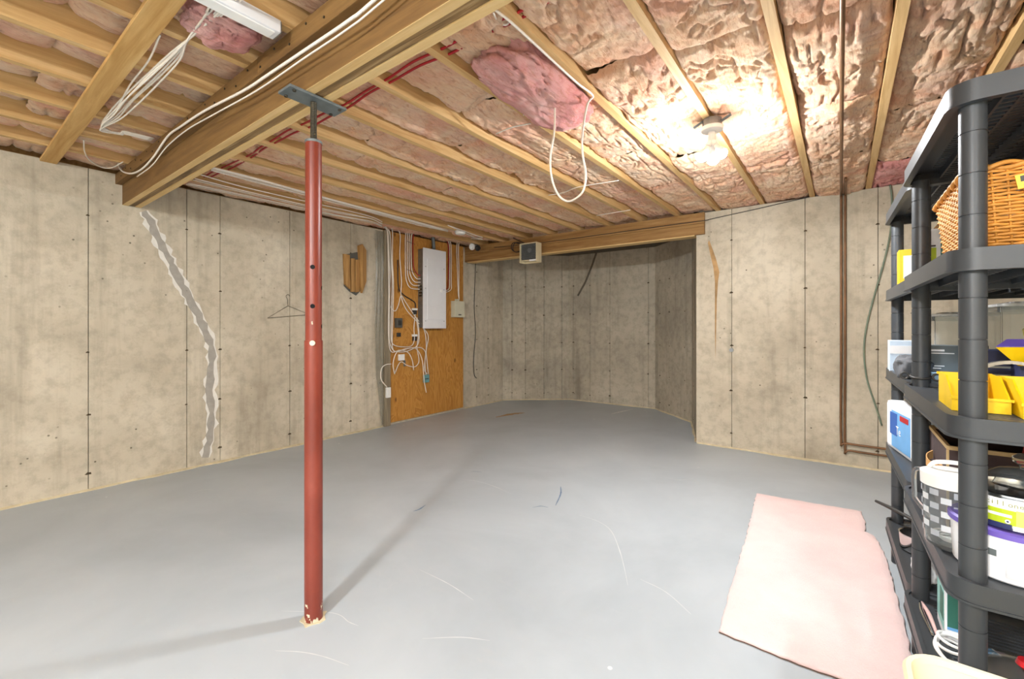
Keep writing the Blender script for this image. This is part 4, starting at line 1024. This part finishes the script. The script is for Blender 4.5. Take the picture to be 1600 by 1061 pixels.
t = box_thing('sky_blue_carton', 'slim sky blue carton beside the dark striped carton', 'box', .424, .455, 2.08, 2.17, S3, S3+.145, M_LBLUE); face_front(t, 'edge_print', .004, .015, .01, .13, -.045, M_PBD)
t = thing('spray_bottle', 'bottle with red neck and pale yellow cap at the back', 'bottle', (.50, 2.17, S3)); MB().lathe([(.032, 0), (.034, .01), (.034, .13), (.020, .16)], (.50, 2.17, S3), 20).build('body', M_PW, t, 'auto')
MB().lathe([(.018, .161), (.018, .19)], (.50, 2.17, S3), 18).build('neck', M_REDP, t, 'auto'); MB().lathe([(.022, .191), (.026, .215), (.012, .235)], (.50, 2.17, S3), 18).build('cap', C_('pale_cap', 'efe08a', .4), t, 'auto')
# zip-tie clamp round the middle post
m = MB(); cx_, cy_ = OA[0]+.047*math.cos(SH_A)-math.sin(SH_A)*(SL-.045), OA[1]+math.cos(SH_A)*(SL-.045)
m.tube([(cx_+.029*math.cos(a), cy_+.029*math.sin(a), 1.06+.006*math.sin(a)) for a in np.linspace(0, 6.2832, 25)], .004, 6, smooth=False, cap=False)
o = thing('pipe_clamp', 'black ring clamp around the middle post above the third tier', 'clamp', (cx_, cy_, 1.06)); m.build('ring', M_DARK, o, True)
for s_ in (-1, 1):
    m = MB(); m.tube([(cx_+s_*.044+.012*math.cos(a), cy_-.012*s_, 1.06+.012*math.sin(a)) for a in np.linspace(0, 6.2832, 17)], .004, 6, smooth=False, cap=False); m.build('eye', M_DARK, o, True)

# ---- shelf 4
t = thing('tissue_pack', 'white and blue plastic-wrapped tissue pack on the fourth tier', 'tissue pack', (.275, 2.86, S4)); t.rotation_euler = (0, 0, math.radians(11))
q = MB().box(-.055, .06, -.19, .19, 0, .24).build('wrap', M_PW, None, bevel=.018); q.parent = t
face_left(t, 'blue_print', -.15, .10, .02, .20, -.055, M_PB, .0015); face_left(t, 'dark_blue_blot', .02, .12, .08, .19, -.0563, M_PBD, .0012); face_left(t, 'red_strip', -.13, -.02, .165, .19, -.0565, M_PR, .0012)
txt(t, 'Te', .06, (-.0580, .03, .09), RL, M_PW)
face_front(t, 'side_print', -.03, .03, .03, .2, -.19, C_('pack_side', 'e6ecf4'))
# brown fabric bin
t = thing('fabric_bin', 'brown fabric storage bin with tan trim and leather tab', 'storage bin', (.44, 2.09, S4))
x0, x1, y0, y1, h_ = .262, .62, 1.905, 2.27, .25
m = MB(); e = .006
for (a, b, c_, d_) in ((x0, x1, y0, y0+e), (x0, x1, y1-e, y1), (x0, x0+e, y0+e, y1-e), (x1-e, x1, y0+e, y1-e)): m.box(a, b, c_, d_, S4+.001, S4+h_)
m.box(x0+e, x1-e, y0+e, y1-e, S4+.001, S4+.006); m.build('fabric_body', M_BRN, t, bevel=.002)
m = MB(); m.ring(rrect(x0-.002, x1+.002, y0-.002, y1+.002, .004, 1), rrect(x0+e+.001, x1-e-.001, y0+e+.001, y1-e-.001, .003, 1), S4+h_-.010, S4+h_+.002); m.build('trim', M_TAN, t)
MB().box(x0-.003, x0+.003, y0-.003, y0+.003, S4+.003, S4+h_-.011).build('corner_piping', M_TAN, t)
P = catmull([np.array(p) for p in ((x0-.003, y0+.26, S4+.165), (x0-.022, y0+.225, S4+.158), (x0-.026, y0+.16, S4+.152), (x0-.006, y0+.10, S4+.15))], 5); m = MB()
for a, b in zip(P[:-1], P[1:]):
    a = Vector(a); b = Vector(b); u = (b-a)/2; nn = Vector((-u.y, u.x, 0)).normalized()*.0015; m.obox((a+b)/2, u*1.03, nn, (0, 0, .014))
m.build('leather_tab', M_LEA, t)
MB().box(x0-.0065, x0-.0005, y0+.06, y0+.11, S4+.13, S4+.17).build('tab_patch', M_LEA, t)
o = thing('red_handled_tool', 'red capped tool standing inside the brown fabric bin', 'tool', (.45, 1.95, S4+.006)); MB().lathe([(.012, .006), (.012, .21), (.018, .215)], (.45, 1.95, S4), 14).build('shaft', M_DARK, o, 'auto'); MB().lathe([(.022, .216), (.026, .235), (.020, .268), (.004, .275)], (.45, 1.95, S4), 14).build('grip', M_REDP, o, 'auto')
t = box_thing('grey_tray', 'grey tray of odds and ends lying inside the fabric bin', 'tray', .49, .60, 1.93, 2.2, S4+.007, S4+.235, M_DARKG); face_front(t, 'print', -.05, .05, .19, .22, -.135, M_STEEL)
# pitcher
pc = (.248, 1.745, S4+.001); t = thing('water_pitcher', 'clear plastic pitcher with white lid and grey checked pattern', 'pitcher', pc); R_ = .062
m = MB(); m.lathe([(R_*.86, 0), (R_*.92, .01), (R_, .17), (R_-.003, .17), (R_*.92-.003, .012), (.001, .010)], pc, 32, cap=False); m.add([(pc[0]+R_*.86*math.cos(6.2832*k/32), pc[1]+R_*.86*math.sin(6.2832*k/32), pc[2]) for k in range(32)], [tuple(range(32))]); m.build('jug', M_CLEAR, t, 'auto')
m = MB(); m.lathe([(R_+.004, .171), (R_+.005, .205), (R_*.8, .212), (.001, .214)], pc, 32, cap=False); m.build('lid', M_WHITEP, t, 'auto')
m = MB(); m.tube([(pc[0]-.045, pc[1]+.01, pc[2]+.214), (pc[0]-.03, pc[1], pc[2]+.232), (pc[0]+.02, pc[1], pc[2]+.235), (pc[0]+.045, pc[1], pc[2]+.216)], .006, 8); m.build('lid_grip', M_WHITEP, t, True)
hd_ = np.array([-.62, .78]); m = MB(); m.tube([(pc[0]+hd_[0]*a, pc[1]+hd_[1]*a, pc[2]+b) for a, b in ((R_, .185), (.09, .188), (.112, .175), (.112, .11), (.108, .09), (R_-.002, .055))], .0065, 8, sub=4); m.build('handle', M_CLEAR, t, True)
M_CHK = [C_('check_a', 'a9adb4'), C_('check_b', 'd2d5d9')]
for i in range(5):
    for j in range(7):
        if (i+j) % 2: continue
        a0 = math.radians(170+i*24); a1 = a0+math.radians(20); zz0 = .035+.019*j; RR = R_*.955+.004*j/7+.0012
        m = MB(); m.add([(pc[0]+RR*math.cos(a), pc[1]+RR*math.sin(a), pc[2]+z) for a in (a0, (a0+a1)/2, a1) for z in (zz0, zz0+.017)], [(0, 2, 3, 1), (2, 4, 5, 3)]); m.build('check_print', M_CHK[(i*j) % 2], t)
for k in range(5):
    pass
m = MB(); 
for k in range(4): m.tube([(pc[0]+(.02+.006*k)*math.cos(a), pc[1]+(.02+.006*k)*math.sin(a), pc[2]+.018+.005*k) for a in np.linspace(0, 6.28, 21)], .003, 5, smooth=False, cap=False)
m.build('coiled_insert', M_WHITEP, t, True)
# pail and paint can
pl = (.352, 1.672, S4+.001); t = thing('plastic_pail', 'white plastic pail with purple lid under the paint can', 'pail', pl)
MB().lathe([(.108, 0), (.112, .004), (.117, .108)], pl, 40).build('body', M_PW, t, 'auto'); MB().lathe([(.122, .109), (.122, .122), (.116, .126), (.112, .124), (.0005, .124)], pl, 40, cap=False).build('lid', M_PURP, t, 'auto')
def arc_print(t, name, c, R_, a0, a1, z0, z1, mat, n=10):
    m = MB(); m.add([(c[0]+R_*math.cos(math.radians(a0+(a1-a0)*k/n)), c[1]+R_*math.sin(math.radians(a0+(a1-a0)*k/n)), c[2]+z) for k in range(n+1) for z in (z0, z1)], [(2*k, 2*k+2, 2*k+3, 2*k+1) for k in range(n)]); return m.build(name, mat, t)
arc_print(t, 'barcode_label', pl, .1165, 236, 244, .060, .076, M_STEELD); arc_print(t, 'grey_print', pl, .1170, 252, 276, .05, .085, C_('pale_grey', 'd4d4d6')); arc_print(t, 'grey_print', pl, .1160, 252, 276, .015, .045, C_('pale_grey', 'd4d4d6'))
cn = (.352, 1.672, pl[2]+.1265); t = thing('paint_can', 'open paint can with lime green label on the purple lid', 'paint can', cn); Rc = .096
MB().lathe([(Rc, 0), (Rc, .075), (Rc+.002, .077), (Rc+.002, .082), (Rc-.008, .083), (Rc-.010, .076), (Rc-.012, .02), (.0005, .02)], cn, 40, cap=False).build('can', M_CHROME, t, 'auto')
arc_print(t, 'white_label', cn, Rc+.0008, 190, 340, .048, .073, M_PW, 24); arc_print(t, 'lime_label', cn, Rc+.0008, 190, 340, .010, .048, M_LIME, 24); arc_print(t, 'navy_label', cn, Rc+.0012, 225, 256, .0005, .014, M_NAVY); arc_print(t, 'pale_panel', cn, Rc+.0012, 260, 300, .012, .05, C_('pale_lime', 'cfd66a')); arc_print(t, 'barcode_label', cn, Rc+.0012, 257, 268, .0005, .012, M_PW)
def arc_text(t, body, size, c, R_, a0, z, mat):
    for ch_i, ch in enumerate(body):
        a = math.radians(a0+ch_i*math.degrees(size*.55/R_)); u = Vector((-math.sin(a), math.cos(a), 0)); nrm = Vector((math.cos(a), math.sin(a), 0))
        R3 = Matrix((u, Vector((0, 0, 1)), nrm)).transposed().to_4x4(); pos = Vector(c)+nrm*R_+Vector((0, 0, z))
        text('lettering', ch, size, None, Matrix.Translation(pos)@R3, mat, t)
arc_text(t, 'tillone', .017, cn, Rc+.0015, 230, .056, C_('olive_ink', '8f9250'))
arc_print(t, 'white_band', cn, Rc+.0014, 228, 256, .030, .037, M_PW)
a_ = math.radians(252); disc('round_emblem', (cn[0]+(Rc+.0008)*math.cos(a_), cn[1]+(Rc+.0008)*math.sin(a_), cn[2]+.020), (math.cos(a_), math.sin(a_), 0), .0048, .0012, M_PW, t); disc('emblem_dot', (cn[0]+(Rc+.002)*math.cos(a_), cn[1]+(Rc+.002)*math.sin(a_), cn[2]+.020), (math.cos(a_), math.sin(a_), 0), .0022, .0006, M_NAVY, t)
# glass lidded pot behind
gl = (.40, 1.80, S4+.001); t = thing('glass_lid_pot', 'steel pot with domed glass lid behind the paint can', 'pot', gl)
MB().lathe([(.075, 0), (.08, .01), (.08, .19), (.085, .195), (.079, .196), (.077, .012), (.0005, .01)], gl, 32, cap=False).build('pot', M_CHROME, t, 'auto')
MB().lathe([(.086, .197), (.075, .215), (.05, .228), (.012, .234), (.0115, .231), (.049, .225), (.074, .212), (.083, .197)], gl, 32, cap=False).build('lid', M_GLASS, t, 'auto')
MB().lathe([(.010, .234), (.012, .24), (.024, .25), (.026, .262), (.014, .272), (.0005, .274)], gl, 20, cap=False).build('knob', M_GLASS, t, 'auto')

# ---- shelf 5 (bottom)
fp = (.42, 2.86, S5+.001); t = thing('frying_pan', 'dark frying pan with its handle reaching into the aisle', 'pan', fp)
MB().lathe([(.09, 0), (.115, .045), (.118, .046), (.092, .004), (.0005, .003)], fp, 32, cap=False).build('pan', M_DARKG, t, 'auto')
m = MB(); m.tube([(.325, 2.925, S5+.04), (.27, 2.97, S5+.065), (.21, 3.03, S5+.075), (.145, 3.09, S5+.082)], [.011, .009, .010, .007], 10); m.build('handle', M_DARK, t, True)
sp_ = (.275, 2.72, S5+.001); t = thing('steel_saucepan', 'small shiny steel saucepan on the bottom tier', 'pot', sp_); MB().lathe([(.055, 0), (.062, .01), (.064, .075), (.067, .078), (.061, .076), (.058, .01), (.0005, .008)], sp_, 28, cap=False).build('pot', M_CHROME, t, 'auto')
m = MB(); m.tube([(.275, 2.656, S5+.066), (.272, 2.62, S5+.075), (.268, 2.55, S5+.085)], .007, 8); m.build('handle', M_DARK, t, True)
def bag(name, label, c, s_, seed, mat):
    vnb = VN(seed); n_, k_ = 40, 26
    th, ph = np.meshgrid(np.linspace(0, 2*math.pi, n_, endpoint=False), np.linspace(.02, math.pi-.02, k_), indexing='ij')
    x = np.sin(ph)*np.cos(th); y = np.sin(ph)*np.sin(th); z = np.cos(ph)
    r_ = 1+.9*(vnb.fbm(x*2+z+8, y*2-z+8, 4)-.5)-.2*np.exp(-(np.abs(vnb.fbm(x*3+z*2+18, y*3+18, 2)-.5)/.03)**2)
    V = np.stack([c[0]+x*r_*s_[0], c[1]+y*r_*s_[1], np.maximum(c[2]+s_[2]*.9+z*r_*s_[2], c[2])], -1).reshape(-1, 3); idx = np.arange(n_*k_).reshape(n_, k_); nx_ = np.roll(idx, -1, 0)
    m = MB(); m.v = [tuple(p) for p in V]; m.f = [tuple(q) for q in np.stack([idx[:, :-1], nx_[:, :-1], nx_[:, 1:], idx[:, 1:]], -1).reshape(-1, 4)]+[tuple(int(i) for i in idx[:, 0]), tuple(int(i) for i in idx[::-1, -1])]
    return tag(m.build(name, mat, smooth=True), label, 'bag')
bag('plastic_bag', 'crumpled white plastic bag on the bottom tier', (.268, 2.43, S5), (.042, .06, .06), 3, M_PW)
bag('plastic_bag', 'crumpled lilac plastic bag beside the white one', (.40, 2.50, S5), (.06, .09, .09), 4, C_('lilac_bag', 'cbb6cf', .4))
t = box_thing('detergent_pack', 'glossy blue and green printed pack on the bottom tier', 'pack', .268, .36, 2.0, 2.14, S5, S5+.25, M_PW)
face_front(t, 'blue_print', -.040, .040, .04, .21, -.07, M_PB); face_front(t, 'green_print', -.040, .0, .05, .16, -.0712, M_DGREEN); face_left(t, 'side_print', -.06, .06, .03, .22, -.046, M_TEAL); face_left(t, 'dark_print', -.06, .0, .06, .15, -.0472, M_DGREEN)
t = thing('tongs', 'pair of pink and silver kitchen tongs lying on the bottom tier', 'tongs', (.27, 2.12, S5))
for s_ in (-1, 1):
    m = MB(); m.tube([(.232+.002*s_, 2.20, S5+.012), (.236+.009*s_, 2.12, S5+.013), (.245+.006*s_, 1.99, S5+.010)], [.005, .007, .004], 8); m.build('arm', C_('tong_pink', 'd9b3ae', .3) if s_ > 0 else M_CHROME, t, True)
m = MB()
for k in range(5):
    pts = [(.278+.048*math.cos(a)*(1-.06*k), 1.88+.075*math.sin(a)*(1-.05*k)+.008*k, S5+.008+.007*k+.03*abs(math.sin(a*.5+k*.6))) for a in np.linspace(0, 6.2832, 37)]
    m.tube(pts, .0045, 7, smooth=False, cap=False)
tag(m.build('coiled_cord', M_WHITEP, smooth=True), 'coiled white cord lying on the bottom tier', 'cord')
kp = (.372, 1.655, S5+.001); t = thing('steel_stockpot', 'wide steel pot with green label and glass lid on the bottom tier', 'pot', kp); Rk = .118
MB().lathe([(Rk-.006, 0), (Rk, .008), (Rk, .12), (Rk+.005, .124), (Rk-.002, .125), (Rk-.004, .01), (.0005, .008)], kp, 40, cap=False).build('pot', M_CHROME, t, 'auto')
arc_print(t, 'green_label', kp, Rk+.001, 195, 250, .01, .10, M_GREEN, 14); arc_print(t, 'white_label', kp, Rk+.001, 250, 300, .01, .10, M_PW, 14)
MB().lathe([(Rk+.006, .126), (Rk+.004, .130), (Rk-.02, .150), (.05, .163), (.012, .166), (.0115, .163), (.05, .160), (Rk-.02, .147), (Rk, .126)], kp, 40, cap=False).build('lid', M_GLASS, t, 'auto')
MB().lathe([(.010, .166), (.022, .178), (.018, .19), (.0005, .192)], kp, 18, cap=False).build('knob', M_REDP, t, 'auto')

# cream bin at the end of the shelving
cb_ = (.32, 1.17, 0); t = thing('storage_bin', 'cream rectangular plastic bin standing at the shelving end', 'bin', cb_)
def rr2(e, r): return rrect(.118+e, .53-e, .93+e, 1.405-e, r, 6)
m = MB(); rings = [(rr2(.035, .05), .0), (rr2(.03, .055), .006), (rr2(.004, .07), .47), (rr2(.008, .066), .47), (rr2(.035, .052), .012)]; n = len(rings[0][0])
m.add([(x, y, z) for P, z in rings for x, y in P], [(k*n+i, k*n+(i+1) % n, (k+1)*n+(i+1) % n, (k+1)*n+i) for k in range(4) for i in range(n)]+[tuple(range(n)), tuple(4*n+i for i in range(n))]); m.build('body', M_CREAM, t, 'auto')
m = MB(); rings = [(rr2(.0035, .07), .462), (rr2(-.006, .078), .464), (rr2(-.009, .08), .476), (rr2(-.003, .076), .485), (rr2(.006, .068), .484), (rr2(.009, .066), .471)]
m.add([(x, y, z) for P, z in rings for x, y in P], [(k*n+i, k*n+(i+1) % n, (k+1)*n+(i+1) % n, (k+1)*n+i) for k in range(5) for i in range(n)]); m.build('rolled_rim', M_CREAM, t, 'auto')
# scratches and scuffs in the floor paint
flo = bpy.data.objects['floor']
M_SCR = plain('bare_scratch', 'c9cccb', .6); M_SCUFF = plain('blue_scuff', '5f7691', .5, var=.2); M_RST = plain('floor_rust', 'a98a62', .8, var=.25, sc=20)
def scratch(pts, wd, mat, name='paint_scratch'):
    P = catmull([atz(x, y, 0) for x, y in pts], 6); L = []; n = len(P)
    for i, p in enumerate(P):
        t = P[min(i+1, n-1)]-P[max(i-1, 0)]; t /= np.linalg.norm(t); k = wd*(.25+.75*math.sin(math.pi*i/(n-1)))*rn.uniform(.7, 1.2); nn = np.array([t[1], -t[0], 0])*k
        L += [tuple(p+nn+np.array([0, 0, .0006])), tuple(p-nn+np.array([0, 0, .0006]))]
    MB().add(L, [(2*i, 2*i+1, 2*i+3, 2*i+2) for i in range(n-1)]).build(name, mat, flo)
for q in ([(905, 805), (935, 815), (955, 830), (968, 860), (976, 890), (981, 915)], [(715, 748), (745, 752), (772, 760), (800, 772)], [(440, 955), (520, 958), (545, 972), (560, 978)], [(430, 1017), (470, 1019), (505, 1026), (545, 1040)],
          [(655, 890), (700, 912), (740, 938)], [(660, 998), (720, 996), (765, 1001)], [(1000, 905), (1040, 925), (1080, 960)], [(300, 770), (320, 765), (335, 766)], [(1035, 745), (1060, 750), (1085, 748)]):
    scratch(q, .0022, M_SCR)
for q, w_ in (([(876, 760), (876, 772), (868, 790)], .006), ([(832, 793), (845, 791), (857, 793)], .004), ([(645, 799), (655, 796), (665, 789)], .006), ([(735, 737), (745, 737), (753, 738)], .004)):
    scratch(q, w_, M_SCUFF, 'blue_scuff')
for q, w_ in (([(775, 652), (800, 647), (820, 645)], .05), ([(955, 647), (972, 643), (990, 639)], .03)):
    scratch(q, w_, M_RST if q[0][0] < 900 else M_SCR, 'worn_patch')
